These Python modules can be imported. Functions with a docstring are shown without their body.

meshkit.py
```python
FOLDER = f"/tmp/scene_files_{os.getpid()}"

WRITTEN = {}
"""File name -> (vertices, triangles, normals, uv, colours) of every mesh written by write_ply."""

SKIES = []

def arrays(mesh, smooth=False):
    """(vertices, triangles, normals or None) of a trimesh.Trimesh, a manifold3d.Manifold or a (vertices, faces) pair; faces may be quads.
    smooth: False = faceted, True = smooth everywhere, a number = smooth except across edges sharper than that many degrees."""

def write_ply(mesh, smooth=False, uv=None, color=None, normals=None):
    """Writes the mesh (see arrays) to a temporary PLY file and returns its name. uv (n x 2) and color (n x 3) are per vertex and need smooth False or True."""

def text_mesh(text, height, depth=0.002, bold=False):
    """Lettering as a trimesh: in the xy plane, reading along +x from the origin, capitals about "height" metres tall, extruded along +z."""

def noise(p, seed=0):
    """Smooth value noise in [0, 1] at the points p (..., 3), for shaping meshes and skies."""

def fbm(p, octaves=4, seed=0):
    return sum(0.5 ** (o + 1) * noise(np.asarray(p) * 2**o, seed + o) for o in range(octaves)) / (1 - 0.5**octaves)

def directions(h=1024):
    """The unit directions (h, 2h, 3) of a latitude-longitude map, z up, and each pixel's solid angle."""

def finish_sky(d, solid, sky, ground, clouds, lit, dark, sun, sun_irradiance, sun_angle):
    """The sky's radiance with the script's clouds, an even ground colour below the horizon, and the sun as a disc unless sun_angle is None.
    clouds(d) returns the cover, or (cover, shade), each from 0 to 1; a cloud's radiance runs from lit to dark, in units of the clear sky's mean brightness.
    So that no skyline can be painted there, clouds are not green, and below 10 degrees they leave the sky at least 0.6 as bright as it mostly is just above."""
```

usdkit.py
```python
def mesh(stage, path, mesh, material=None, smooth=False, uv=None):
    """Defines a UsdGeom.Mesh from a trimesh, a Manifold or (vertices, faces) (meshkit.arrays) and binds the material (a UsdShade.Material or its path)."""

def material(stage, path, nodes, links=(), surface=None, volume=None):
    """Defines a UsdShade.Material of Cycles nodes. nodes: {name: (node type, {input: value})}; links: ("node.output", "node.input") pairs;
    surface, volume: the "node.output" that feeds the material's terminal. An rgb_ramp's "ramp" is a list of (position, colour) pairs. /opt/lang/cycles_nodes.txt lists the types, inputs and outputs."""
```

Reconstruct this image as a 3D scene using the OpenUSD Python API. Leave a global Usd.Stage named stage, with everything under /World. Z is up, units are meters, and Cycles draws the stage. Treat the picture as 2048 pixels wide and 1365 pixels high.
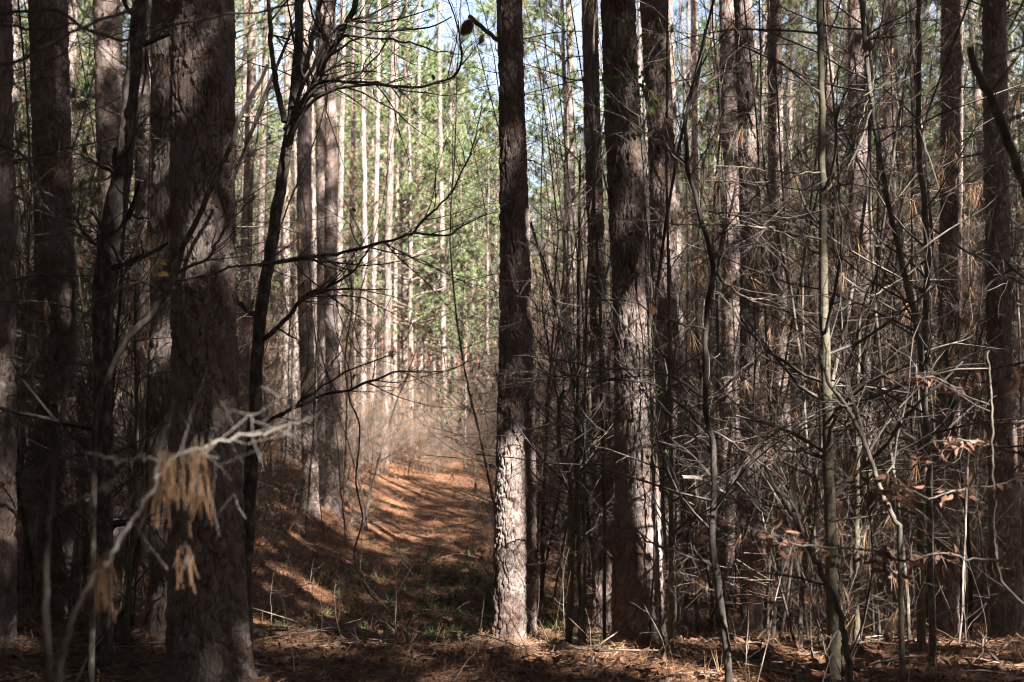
import math
import numpy as np
import usdkit, meshkit
from pxr import Usd, UsdGeom, UsdLux, UsdShade, Sdf, Gf, Vt
from scipy.spatial import cKDTree
from scipy.interpolate import CubicSpline, PchipInterpolator

stage = Usd.Stage.CreateInMemory()
UsdGeom.SetStageUpAxis(stage, 'Z')
UsdGeom.SetStageMetersPerUnit(stage, 1.0)
UsdGeom.Xform.Define(stage, '/World')
UsdGeom.Scope.Define(stage, '/World/Looks')
rng = np.random.default_rng(20241)

# ------------------------------------------------------------------ camera, sky, sun, exposure
F, PITCH, EYE = 2276.0, math.atan((760 - 682.5) / 2276.0), np.array([0, 0, 1.6])
cam = UsdGeom.Camera.Define(stage, '/World/Camera')
cam.CreateFocalLengthAttr(40.0)
cam.CreateHorizontalApertureAttr(40.0 * 2048 / F)
cam.CreateVerticalApertureAttr(40.0 * 1365 / F)
cam.CreateFStopAttr(2.8)
cam.CreateFocusDistanceAttr(8.0)
cam.CreateClippingRangeAttr(Gf.Vec2f(0.05, 5000))
cam.CreateExposureAttr(2.95)
cam.AddTranslateOp().Set(Gf.Vec3d(*EYE))
cam.AddRotateXOp().Set(90.0 + math.degrees(PITCH))

SUN_EL = math.radians(41.0)
SUN_AZ = math.atan2(0.58, -0.815)            # towards the sun: right of and behind the viewer
SUN = np.array([math.sin(SUN_AZ) * math.cos(SUN_EL), math.cos(SUN_AZ) * math.cos(SUN_EL), math.sin(SUN_EL)])
sun = UsdLux.DistantLight.Define(stage, '/World/sun')
sun.CreateIntensityAttr(1.25)
sun.CreateAngleAttr(0.53)
sun.CreateNormalizeAttr(True)
sun.CreateColorAttr(Gf.Vec3f(1.0, 0.95, 0.89))
zax = Gf.Vec3d(*SUN)
xax = Gf.Cross(Gf.Vec3d(0, 0, 1), zax).GetNormalized()
yax = Gf.Cross(zax, xax)
sun.AddTransformOp().Set(Gf.Matrix4d(xax[0], xax[1], xax[2], 0, yax[0], yax[1], yax[2], 0, zax[0], zax[1], zax[2], 0, 0, 0, 30, 1))
dome = UsdLux.DomeLight.Define(stage, '/World/sky')
dome.GetPrim().SetCustomDataByKey('kind', 'structure')
dome.GetPrim().SetCustomDataByKey('label', 'pale bright winter sky seen through the gap between the pines')
dome.GetPrim().SetCustomDataByKey('category', 'sky')
sky_m = usdkit.material(stage, '/World/Looks/sky_look', {
    's': ('sky_texture', {'sky_type': 'single_scattering', 'sun_disc': False, 'sun_elevation': SUN_EL, 'sun_rotation': SUN_AZ,
                          'air_density': 1.0, 'aerosol_density': 3.0, 'ozone_density': 1.0}),
    'tc': ('texture_coordinate', {}), 'sx': ('separate_xyz', {}),
    'e': ('map_range', {'range_type': 'smoothstep', 'from_min': 0.2, 'from_max': 0.45, 'to_min': 0.6, 'to_max': 0.0}),
    'n': ('noise_texture', {'scale': 2.2, 'detail': 5}), 'nm': ('map_range', {'from_min': 0.3, 'from_max': 0.7, 'to_min': 0.7, 'to_max': 1.0, 'clamp': True}), 'em': ('math', {'math_type': 'multiply'}),
    'h': ('mix', {'color2': (4.6, 4.9, 5.3)}),
    'b': ('background_shader', {'strength': 0.05})}, [('tc.generated', 'sx.vector'), ('sx.z', 'e.value'), ('tc.generated', 'n.vector'), ('n.fac', 'nm.value'), ('e.result', 'em.value1'), ('nm.result', 'em.value2'), ('em.value', 'h.fac'),
    ('s.color', 'h.color1'), ('h.color', 'b.color')], surface='b.background')
UsdShade.MaterialBindingAPI.Apply(dome.GetPrim()).Bind(sky_m)


def at(px, py, d):
    """The point at distance d (metres along +y) that photo pixel (px, py) looks at."""
    u, v = (np.asarray(px, float) - 1024) / F, -(np.asarray(py, float) - 682.5) / F
    y, z = math.cos(PITCH) - math.sin(PITCH) * v, math.sin(PITCH) + math.cos(PITCH) * v
    d = np.asarray(d, float)
    return np.stack([u / y * d, d + 0 * u, EYE[2] + z / y * d], -1)


def to_px(p):
    p = np.asarray(p, float) - EYE
    y = math.cos(PITCH) * p[..., 1] + math.sin(PITCH) * p[..., 2]
    z = -math.sin(PITCH) * p[..., 1] + math.cos(PITCH) * p[..., 2]
    return 1024 + F * p[..., 0] / y, 682.5 - F * z / y


# ------------------------------------------------------------------ materials
def rough(name, stops, scale, sxyz=(1, 1, 1), detail=5, bump=0.0, bscale=None, rand=0.0, transl=0.0, roughness=0.92, spec=0.15, distortion=0.0, objspace=False):
    nodes = {'g': (('texture_coordinate' if objspace else 'geometry'), {}),
             'm': ('mapping', {'scale': sxyz}),
             'n': ('noise_texture', {'scale': scale, 'detail': detail, 'roughness': 0.62, 'distortion': distortion}),
             'c': ('rgb_ramp', {'ramp': stops}),
             'p': ('principled_bsdf', {'roughness': roughness, 'specular_ior_level': spec})}
    links = [(('g.object' if objspace else 'g.position'), 'm.vector'), ('m.vector', 'n.vector'), ('n.fac', 'c.fac')]
    col = 'c.color'
    if rand:
        nodes['o'] = ('object_info', {})
        nodes['mr'] = ('map_range', {'from_min': 0.0, 'from_max': 1.0, 'to_min': 1 - rand, 'to_max': 1 + rand})
        nodes['h'] = ('hsv', {'hue': 0.5, 'saturation': 1.0, 'fac': 1.0})
        links += [('o.random', 'mr.value'), (col, 'h.color'), ('mr.result', 'h.value')]
        col = 'h.color'
    links.append((col, 'p.base_color'))
    if bump:
        nodes['n2'] = ('noise_texture', {'scale': bscale or scale * 2, 'detail': 4, 'roughness': 0.6})
        nodes['b'] = ('bump', {'strength': 0.8, 'distance': bump})
        links += [('m.vector', 'n2.vector'), ('n2.fac', 'b.height'), ('b.normal', 'p.normal')]
    surf = 'p.BSDF'
    if transl:
        nodes['t'] = ('translucent_bsdf', {})
        nodes['x'] = ('mix_closure', {'fac': transl})
        links += [(col, 't.color'), ('p.BSDF', 'x.closure1'), ('t.BSDF', 'x.closure2')]
        surf = 'x.closure'
    return usdkit.material(stage, '/World/Looks/' + name, nodes, links, surface=surf)


M = {}
# near pine bark: uv.x carries the tone of each plate
M['pine_bark'] = usdkit.material(stage, '/World/Looks/pine_bark', {
    'uv': ('uvmap', {'attribute': 'st'}), 'sep': ('separate_xyz', {}),
    'g': ('geometry', {}), 'm': ('mapping', {'scale': (1, 1, 0.45)}),
    'n': ('noise_texture', {'scale': 55, 'detail': 6, 'roughness': 0.7}),
    'nl': ('noise_texture', {'scale': 3.0, 'detail': 3}),
    'a': ('math', {'math_type': 'multiply_add', 'value2': 0.26, 'value3': 0.04}),
    'a2': ('math', {'math_type': 'add'}),
    'a3': ('math', {'math_type': 'multiply_add', 'value2': 0.45}),
    'c': ('rgb_ramp', {'ramp': [(0.15, (0.03, 0.017, 0.013)), (0.42, (0.085, 0.048, 0.037)), (0.6, (0.13, 0.083, 0.066)), (0.82, (0.195, 0.143, 0.122)), (1.0, (0.26, 0.21, 0.188))]}),
    'dn': ('noise_texture', {'scale': 9, 'detail': 3}), 'dv': ('vector_math', {'vector_type': 'add'} if False else {'math_type': 'multiply_add', 'vector2': (0.09, 0.09, 0.09)}),
    'v': ('voronoi_texture', {'feature': 'distance_to_edge', 'scale': 48}), 'vr': ('map_range', {'from_min': 0.0, 'from_max': 0.09, 'to_min': 0.0, 'to_max': 1.0, 'clamp': True}),
    'hs': ('math', {'math_type': 'multiply_add', 'value2': 0.6}),
    'b': ('bump', {'strength': 0.8, 'distance': 0.007}),
    'p': ('principled_bsdf', {'roughness': 0.93, 'specular_ior_level': 0.12})},
    [('uv.UV', 'sep.vector'), ('g.position', 'm.vector'), ('m.vector', 'n.vector'), ('g.position', 'nl.vector'),
     ('sep.x', 'a.value1'), ('n.fac', 'a3.value1'), ('nl.fac', 'a3.value3'), ('a.result' if False else 'a.value', 'a2.value1'), ('a3.value', 'a2.value2'),
     ('a2.value', 'c.fac'), ('c.color', 'p.base_color'), ('g.position', 'dn.vector'), ('dn.color', 'dv.vector1'), ('m.vector', 'dv.vector3'), ('dv.vector', 'v.vector'), ('v.distance', 'vr.value'), ('vr.result', 'hs.value1'), ('n.fac', 'hs.value3'), ('hs.value', 'b.height'), ('b.normal', 'p.normal')], surface='p.BSDF')
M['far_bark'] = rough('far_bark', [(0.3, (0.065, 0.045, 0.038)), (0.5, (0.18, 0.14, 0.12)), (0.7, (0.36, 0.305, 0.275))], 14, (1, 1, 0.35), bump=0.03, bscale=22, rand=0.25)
M['hardwood_bark'] = rough('hardwood_bark', [(0.3, (0.06, 0.05, 0.042)), (0.52, (0.13, 0.112, 0.09)), (0.64, (0.17, 0.155, 0.125)), (0.72, (0.30, 0.30, 0.26))], 30, (1, 1, 0.5), bump=0.004, bscale=80, rand=0.1)
M['dark_bark'] = rough('dark_bark', [(0.3, (0.045, 0.036, 0.03)), (0.52, (0.115, 0.094, 0.078)), (0.66, (0.24, 0.22, 0.19))], 24, (1, 1, 0.5), bump=0.006, bscale=60)
M['smooth_bark'] = rough('smooth_bark', [(0.3, (0.085, 0.073, 0.052)), (0.55, (0.13, 0.115, 0.082)), (0.72, (0.21, 0.19, 0.15))], 18, (1, 1, 1.6), bump=0.002, bscale=60, rand=0.1)
M['twig'] = rough('twig', [(0.3, (0.06, 0.044, 0.036)), (0.5, (0.12, 0.09, 0.071)), (0.68, (0.25, 0.205, 0.165))], 7, rand=0.3)
M['dark_twig'] = rough('dark_twig', [(0.3, (0.05, 0.04, 0.036)), (0.55, (0.10, 0.083, 0.072)), (0.72, (0.2, 0.18, 0.15))], 9, rand=0.2)
M['pale_twig'] = rough('pale_twig', [(0.3, (0.14, 0.12, 0.105)), (0.6, (0.26, 0.23, 0.2))], 16, rand=0.1)
M['straw'] = rough('straw', [(0.3, (0.14, 0.075, 0.043)), (0.5, (0.25, 0.145, 0.085)), (0.7, (0.40, 0.265, 0.165))], 12, rand=0.15)
M['green_needles'] = rough('green_needles', [(0.3, (0.092, 0.128, 0.045)), (0.55, (0.155, 0.195, 0.082)), (0.75, (0.24, 0.255, 0.12))], 1.3, rand=0.2, roughness=0.42, spec=0.5)
M['dry_leaf'] = rough('dry_leaf', [(0.3, (0.115, 0.058, 0.04)), (0.55, (0.215, 0.115, 0.08)), (0.75, (0.33, 0.205, 0.15))], 9, rand=0.2, transl=0.3, roughness=0.75)
M['vine_leaf'] = rough('vine_leaf', [(0.3, (0.05, 0.12, 0.02)), (0.7, (0.16, 0.25, 0.05))], 6, rand=0.2, transl=0.35, roughness=0.5, spec=0.4)
M['yellow_leaf'] = rough('yellow_leaf', [(0.3, (0.11, 0.075, 0.02)), (0.7, (0.18, 0.125, 0.035))], 20, transl=0.3)
M['grass'] = rough('grass', [(0.3, (0.06, 0.10, 0.035)), (0.55, (0.11, 0.15, 0.055)), (0.75, (0.22, 0.2, 0.1))], 3)
M['ground'] = usdkit.material(stage, '/World/Looks/ground', {
    'g': ('geometry', {}), 'n': ('noise_texture', {'scale': 26, 'detail': 8, 'roughness': 0.72}), 'n2': ('noise_texture', {'scale': 1.1, 'detail': 4, 'roughness': 0.6}),
    'mm': ('math', {'math_type': 'multiply_add', 'value2': 0.55}), 'm3': ('math', {'math_type': 'multiply', 'value2': 0.45}),
    'c': ('rgb_ramp', {'ramp': [(0.3, (0.035, 0.021, 0.015)), (0.45, (0.105, 0.05, 0.029)), (0.55, (0.185, 0.09, 0.048)), (0.68, (0.32, 0.178, 0.098))]}),
    'b': ('bump', {'strength': 1.0, 'distance': 0.03}),
    'p': ('principled_bsdf', {'roughness': 0.95, 'specular_ior_level': 0.1})},
    [('g.position', 'n.vector'), ('g.position', 'n2.vector'), ('n.fac', 'mm.value1'), ('n2.fac', 'm3.value1'), ('m3.value', 'mm.value3'), ('mm.value', 'c.fac'), ('c.color', 'p.base_color'), ('n.fac', 'b.height'), ('b.normal', 'p.normal')], surface='p.BSDF')


# ------------------------------------------------------------------ prim helpers
taken = {}


def numbered(parent, name):
    k = taken.get((parent, name), -1) + 1
    taken[(parent, name)] = k
    return f'{parent}/{name}' if k == 0 else f'{parent}/{name}_{k:03d}'


def tag(prim, label=None, cat=None, group=None, kind=None):
    for k, v in (('label', label), ('category', cat), ('group', group), ('kind', kind)):
        if v:
            prim.SetCustomDataByKey(k, v)
    return prim


def thing(name, label, cat, group=None, loc=(0, 0, 0)):
    p = numbered('/World', name)
    x = UsdGeom.Xform.Define(stage, p)
    x.AddTranslateOp().Set(Gf.Vec3d(*map(float, loc)))
    tag(x.GetPrim(), label, cat, group)
    return p


def part(parent, name, mesh, mat, smooth=True, uv=None, loc=(0, 0, 0)):
    p = numbered(parent, name)
    v, f = mesh
    m = usdkit.mesh(stage, p, (np.asarray(v) - np.asarray(loc), f), M[mat], smooth=smooth, uv=uv)
    if name in ('dead_branches', 'hanging_straw', 'caught_straw', 'twigs', 'side_twigs', 'branches', 'needles', 'side_shoots', 'sheath'):
        m.GetPrim().SetCustomDataByKey('kind', 'stuff')
    return p


class MB:
    def __init__(self):
        self.v, self.f, self.n = [], [], 0

    def add(self, v, f):
        self.v.append(np.asarray(v, float)); self.f.append(np.asarray(f, int) + self.n); self.n += len(v)
        return self

    def mesh(self):
        return (np.vstack(self.v), np.vstack(self.f)) if self.v else None


def norm(v):
    return v / (np.linalg.norm(v, axis=-1, keepdims=True) + 1e-12)


def tubes(P, R, sides=3):
    """N polylines of k points as tapered tubes: (vertices, triangles)."""
    P, R = np.asarray(P, float), np.asarray(R, float)
    if P.ndim == 2:
        P, R = P[None], R[None]
    N, k, _ = P.shape
    t = norm(np.gradient(P, axis=1))
    ref = np.where(np.abs(t[:, :1, 2:]) < 0.8, [0.0, 0, 1], [1.0, 0, 0])
    a = norm(np.cross(t, np.broadcast_to(ref, t.shape)))
    b = np.cross(t, a)
    ang = np.arange(sides) * 2 * np.pi / sides
    v = P[:, :, None] + R[:, :, None, None] * (np.cos(ang)[:, None] * a[:, :, None] + np.sin(ang)[:, None] * b[:, :, None])
    i, j = np.meshgrid(np.arange(k - 1), np.arange(sides), indexing='ij')
    j2 = (j + 1) % sides
    q = np.stack([i * sides + j, i * sides + j2, (i + 1) * sides + j2, (i + 1) * sides + j], -1).reshape(-1, 4)
    f = np.vstack([q[:, [0, 1, 2]], q[:, [0, 2, 3]]])
    f = (f[None] + (np.arange(N) * k * sides)[:, None, None]).reshape(-1, 3)
    return v.reshape(-1, 3), f


def grow(s, d, L, k, wob, up, g):
    """N curved shoots from s along d, length L: N x k x 3."""
    s, d = np.array(s, float), norm(np.array(d, float))
    L = np.broadcast_to(L, (len(s),))
    out = [s]
    for _ in range(k - 1):
        s = s + d * (L / (k - 1))[:, None]
        out.append(s)
        d = norm(d + g.normal(0, wob, d.shape) + [0, 0, up])
    return np.stack(out, 1)


def side_dirs(t, g, lo=0.6, hi=1.3):
    """Directions leaving the tangents t at an angle of lo..hi radians to any side."""
    r = norm(np.cross(t, g.normal(size=t.shape)))
    a = g.uniform(lo, hi, (len(t), 1))
    return norm(np.cos(a) * t + np.sin(a) * r)


def shoots(P, R, n, g, lmin, lmax, k=5, wob=0.22, up=0.03, tmin=0.15, tmax=0.98, rs=0.45, lo=0.6, hi=1.3, taper=0.5):
    """n side shoots of each polyline in P (N x k x 3), radii R; longer nearer the base. Returns their P, R."""
    N, kk, _ = P.shape
    idx = np.repeat(np.arange(N), n)
    u = g.uniform(tmin, tmax, len(idx))
    x = u * (kk - 1); i = np.minimum(x.astype(int), kk - 2); w = (x - i)[:, None]
    s = P[idx, i] * (1 - w) + P[idx, i + 1] * w
    t = norm(P[idx, i + 1] - P[idx, i])
    r0 = (R[idx, i] * (1 - w[:, 0]) + R[idx, i + 1] * w[:, 0]) * rs
    L = g.uniform(lmin, lmax, len(idx)) * (1 - taper * u)
    Q = grow(s, side_dirs(t, g, lo, hi), L, k, wob, up, g)
    return Q, np.maximum(r0[:, None] * np.linspace(1, 0.35, k), 0.0008)


def smooth_line(pts, n):
    """A polyline through pts (k x m), resampled to n by chord length."""
    pts = np.asarray(pts, float)
    s = np.r_[0, np.cumsum(np.linalg.norm(np.diff(pts[:, :2], axis=0), axis=1) + 1e-9)]
    return PchipInterpolator(s, pts, axis=0)(np.linspace(0, s[-1], n)) if len(pts) > 2 else pts[0] + np.linspace(0, 1, n)[:, None] * (pts[-1] - pts[0])


def needles(c, d, g, n, length, width, spread, droop=0.0):
    """n thin needles from each point c along d: one narrow triangle each."""
    c, d = np.repeat(c, n, 0), np.repeat(d, n, 0)
    e = norm(d + g.normal(0, spread, d.shape) + [0, 0, -droop])
    L = length * g.uniform(0.7, 1.1, (len(c), 1))
    w = norm(np.cross(e, g.normal(size=e.shape))) * width / 2
    v = np.stack([c - w, c + w, c + e * L], 1).reshape(-1, 3)
    return v, np.arange(len(v)).reshape(-1, 3)


def leaf(c, d, up, L, W, g, curl=0.5):
    """One curled leaf: a 4 x 3 patch folded on its midrib."""
    d = norm(d); s = norm(np.cross(d, up)); n = np.cross(s, d)
    t = np.array([0, 0.2, 0.45, 0.72, 1.0]); w = np.array([0.1, g.uniform(0.6, 0.9), 1.0, g.uniform(0.55, 0.8), 0.03]) * W / 2
    b = g.uniform(-curl, curl); fold = g.uniform(0.1, 0.9); tw = g.normal(0, 0.9); bend = g.normal(0, 0.15)
    v = []
    for ti, wi in zip(t, w):
        m = c + d * (L * (ti - 0.3 * abs(b) * ti * ti)) + n * (b * L * ti * ti) + s * (bend * L * ti * ti)
        s2 = s * math.cos(tw * ti) + n * math.sin(tw * ti); n2 = n * math.cos(tw * ti) - s * math.sin(tw * ti)
        f1, f2 = fold * g.uniform(0.6, 1.3), fold * g.uniform(0.6, 1.3)
        v += [m - s2 * wi + n2 * f1 * wi, m, m + s2 * wi + n2 * f2 * wi]
    f = []
    for i in range(4):
        for j in range(2):
            a = i * 3 + j
            f += [[a, a + 1, a + 4], [a, a + 4, a + 3]]
    return np.array(v), np.array(f)


# ------------------------------------------------------------------ terrain
def sst(x, a, b):
    t = np.clip((np.asarray(x, float) - a) / (b - a), 0, 1)
    return t * t * (3 - 2 * t)


_zy = PchipInterpolator([-60, 0, 5.5, 7.2, 9.5, 12, 18, 30, 38, 48, 60, 80, 110, 160, 400], [0, 0, 0, -0.12, -0.62, -1.05, -1.25, -1.3, -1.2, -1.15, -1.1, -0.6, 3, 13, 42])


def terrain(x, y, fine=True):
    x, y = np.asarray(x, float), np.asarray(y, float)
    z = _zy(np.clip(y, -60, 400))
    left = sst(-x, 0.8, 3.5) * (1 - sst(y, 9, 16))              # the ledge runs out more gently on the left
    z = z + left * 0.25 * sst(y, 7, 9)
    bank = sst(-x - 0.02 * y, 1.2, 5.0) * sst(y, 9, 17)         # the bank beside the track
    z = z + bank * 1.25 * (1 - 0.6 * sst(y, 20, 35))
    z = z + sst(x, 4, 14) * sst(y, 12, 22) * 0.5
    p = np.stack([x, y, np.zeros_like(x)], -1)
    z = z + (meshkit.fbm(p * 0.35, 3, 5) - 0.5) * 0.35 * sst(np.hypot(x, y), 4, 14)
    if fine:
        z = z + (meshkit.fbm(p * 2.2, 4, 9) - 0.5) * 0.13
    return z


def spaced(a, b, lo, hi, fine, grow_):
    """Coordinates a..b, step fine between lo and hi, growing outside."""
    xs = list(np.arange(lo, hi + 1e-6, fine)); s = fine
    while xs[-1] < b:
        s *= grow_; xs.append(xs[-1] + s)
    s, left = fine, []
    x = lo
    while x > a:
        s *= grow_; x -= s; left.append(x)
    return np.array(left[::-1] + xs)


gx, gy = spaced(-320, 320, -4.0, 4.0, 0.085, 1.07), spaced(-70, 420, 5.5, 13, 0.085, 1.06)
X, Y = np.meshgrid(gx, gy)
Z = terrain(X, Y)
Z = Z + (meshkit.fbm(np.stack([X, Y, X * 0], -1) * 9, 3, 3) - 0.5) * 0.07 * (np.hypot(X, Y) < 25)
nx, ny = len(gx), len(gy)
i, j = np.meshgrid(np.arange(ny - 1), np.arange(nx - 1), indexing='ij')
q = np.stack([i * nx + j, i * nx + j + 1, (i + 1) * nx + j + 1, (i + 1) * nx + j], -1).reshape(-1, 4)
gm = usdkit.mesh(stage, '/World/ground', (np.stack([X, Y, Z], -1).reshape(-1, 3), q), M['ground'], smooth=True)
tag(gm.GetPrim(), 'forest floor covered in reddish brown pine straw, dipping into a hollow', 'ground', kind='structure')


# ------------------------------------------------------------------ pine prototypes (class prims)
UsdGeom.Scope.Define(stage, '/World/Kinds')
stage.GetPrimAtPath('/World/Kinds').SetSpecifier(Sdf.SpecifierClass)


def pine_crown(g, H, zc, spread, ntuft, width=0.011, dead=False):
    """Whorled branches with needle tufts between heights zc and H; local to the trunk's base."""
    nb = int((H - zc) * 5.5)
    z = np.sort(g.uniform(zc, H - 0.3, nb)); u = (z - zc) / (H - zc)
    L = spread * (1 - u) ** 0.75 * g.uniform(0.65, 1.15, nb) + 0.35
    az = g.uniform(0, 2 * np.pi, nb)
    d = np.stack([np.cos(az), np.sin(az), 0.15 + 0.7 * u], -1)
    P = grow(np.stack([0 * z, 0 * z, z], -1), d, L, 6, 0.12, 0.05, g)
    R = (0.008 + 0.010 * L)[:, None] * np.linspace(1, 0.3, 6)
    Q, RQ = shoots(P, R, 5, g, 0.35, 0.95, 4, 0.15, 0.08, 0.35, 1.0, lo=0.4, hi=0.9)
    wood = MB().add(*tubes(P, R, 4)).add(*tubes(Q, RQ, 3))
    c = np.vstack([P[:, -1], Q[:, -1], Q[:, 2], Q[:, 3] * 0.5 + Q[:, 2] * 0.5]); dd = np.vstack([P[:, -1] - P[:, -2], Q[:, -1] - Q[:, -2], Q[:, 2] - Q[:, 1], Q[:, 2] - Q[:, 1]])
    nd = needles(c, norm(dd), g, ntuft, 0.19, width, 0.55, 0.05)
    return wood.mesh(), nd


def dead_branches(g, z0, z1, n, lmax, droop=-0.03, subs=4):
    z = g.uniform(z0, z1, n); az = g.uniform(0, 2 * np.pi, n)
    d = np.stack([np.cos(az), np.sin(az), g.uniform(-0.35, 0.35, n)], -1)
    P = grow(np.stack([0 * z, 0 * z, z], -1), d, g.uniform(0.25, 1, n) * lmax, 6, 0.16, droop, g)
    R = g.uniform(0.004, 0.011, (n, 1)) * np.linspace(1, 0.3, 6)
    Q, RQ = shoots(P, R, subs, g, 0.15, 0.7, 4, 0.25, -0.02)
    S, RS = shoots(Q, RQ, 2, g, 0.08, 0.35, 3, 0.3, -0.02)
    m = MB().add(*tubes(P, R, 4)).add(*tubes(Q, RQ, 3)).add(*tubes(S, RS, 3)).mesh()
    return m, np.vstack([P[:, 1:].reshape(-1, 3), Q[:, 1:].reshape(-1, 3)])


def straw_drapes(pts, n, g, length=0.2, per=14, width=0.004):
    """Bundles of dead needles caught on the points and hanging down."""
    c = pts[g.integers(0, len(pts), n)] + g.normal(0, 0.015, (n, 3))
    d = norm(g.normal(0, 0.35, (n, 3)) + [0, 0, -1.0])
    return needles(c, d, g, per, length, width, 0.28, 0.3)


def plain_trunk(g, H, r0, r1, nseg=36, sides=14, lean=0.25):
    z = np.r_[0, 0.12, 0.3, np.linspace(0.6, H, nseg - 3)]
    w = np.stack([np.cumsum(g.normal(0, 0.012, nseg)) + g.normal(0, lean) * (z / H) ** 1.3, np.cumsum(g.normal(0, 0.012, nseg)) + g.normal(0, lean) * (z / H) ** 1.3, z], -1)
    w[:, :2] -= w[0, :2]
    r = (r0 + (r1 - r0) * (z / H)) * (1 + 0.4 * np.exp(-z / 0.22)) * (1 + g.normal(0, 0.02, nseg))
    v, f = tubes(w, r, sides)
    return (v, f), w


PINES = []   # path, crown?, low branch height, H
specs = [  # H, trunk radius, crown base, spread, dead n, straw n
    (20, 0.13, 9.5, 2.3, 55, 60), (22, 0.15, 11, 2.5, 45, 40), (18, 0.11, 8.0, 2.0, 70, 90), (21, 0.14, 10.5, 2.4, 60, 50), (16, 0.09, 6.0, 1.8, 60, 80), (19, 0.12, 9.0, 2.2, 80, 110),
    (19, 0.12, None, 0, 40, 30), (17, 0.10, None, 0, 48, 40),            # bare boles, crowns left off to let sun into the gap
    (10, 0.075, 2.6, 1.9, 14, 20), (12, 0.085, 4.2, 2.1, 20, 30),
    (15, 0.11, 4.0, 3.0, 20, 20),                                         # wide crowned pine of the sunlit edge
    (20, 0.13, 8.5, 2.7, 20, 10), (22, 0.15, 10, 2.8, 20, 10)]            # unseen pines around the viewer, crowns thickened for shade         # young pines, green low down
for n_, (H, r0, zc, spr, nd_, ns_) in enumerate(specs):
    g = np.random.default_rng(500 + n_)
    path = '/World/Kinds/' + f'pine_kind_{n_:03d}'
    UsdGeom.Xform.Define(stage, path)
    tr, line = plain_trunk(g, H, r0, 0.03 if zc else 0.05)
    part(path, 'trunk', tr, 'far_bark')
    dm, dp = dead_branches(g, 0.8 if n_ in (2, 5, 7) else 1.6, (zc or 12) + 0.5, nd_, 1.5)
    part(path, 'dead_branches', dm, 'twig', smooth=False)
    part(path, 'hanging_straw', straw_drapes(dp, ns_, g, 0.22), 'straw', smooth=False)
    if zc:
        wood, nd = pine_crown(g, H, zc, spr, 26 if n_ > 10 else 36 if n_ == 10 else 26, 0.040 if n_ > 10 else 0.015 if n_ == 10 else 0.011)
        cp = numbered(path, 'crown')
        UsdGeom.Xform.Define(stage, cp)
        part(cp, 'branches', wood, 'twig', smooth=False)
        part(cp, 'needles', nd, 'green_needles', smooth=False)
    PINES.append((path, zc, H, spr))
FULL, BARE, YOUNG = [0, 1, 2, 3, 4, 5], [6, 7], [8, 9]
DENSE = [11, 12, 9]
CROWNS = []   # crowns alone for the pines built by hand
for n_ in range(3):
    g = np.random.default_rng(560 + n_)
    path = f'/World/Kinds/crown_kind_{n_:03d}'
    UsdGeom.Xform.Define(stage, path)
    wood, nd = pine_crown(g, 9.5, 0.0, 2.3, 26)
    part(path, 'branches', wood, 'twig', smooth=False)
    part(path, 'needles', nd, 'green_needles', smooth=False)
    CROWNS.append(path)

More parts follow.
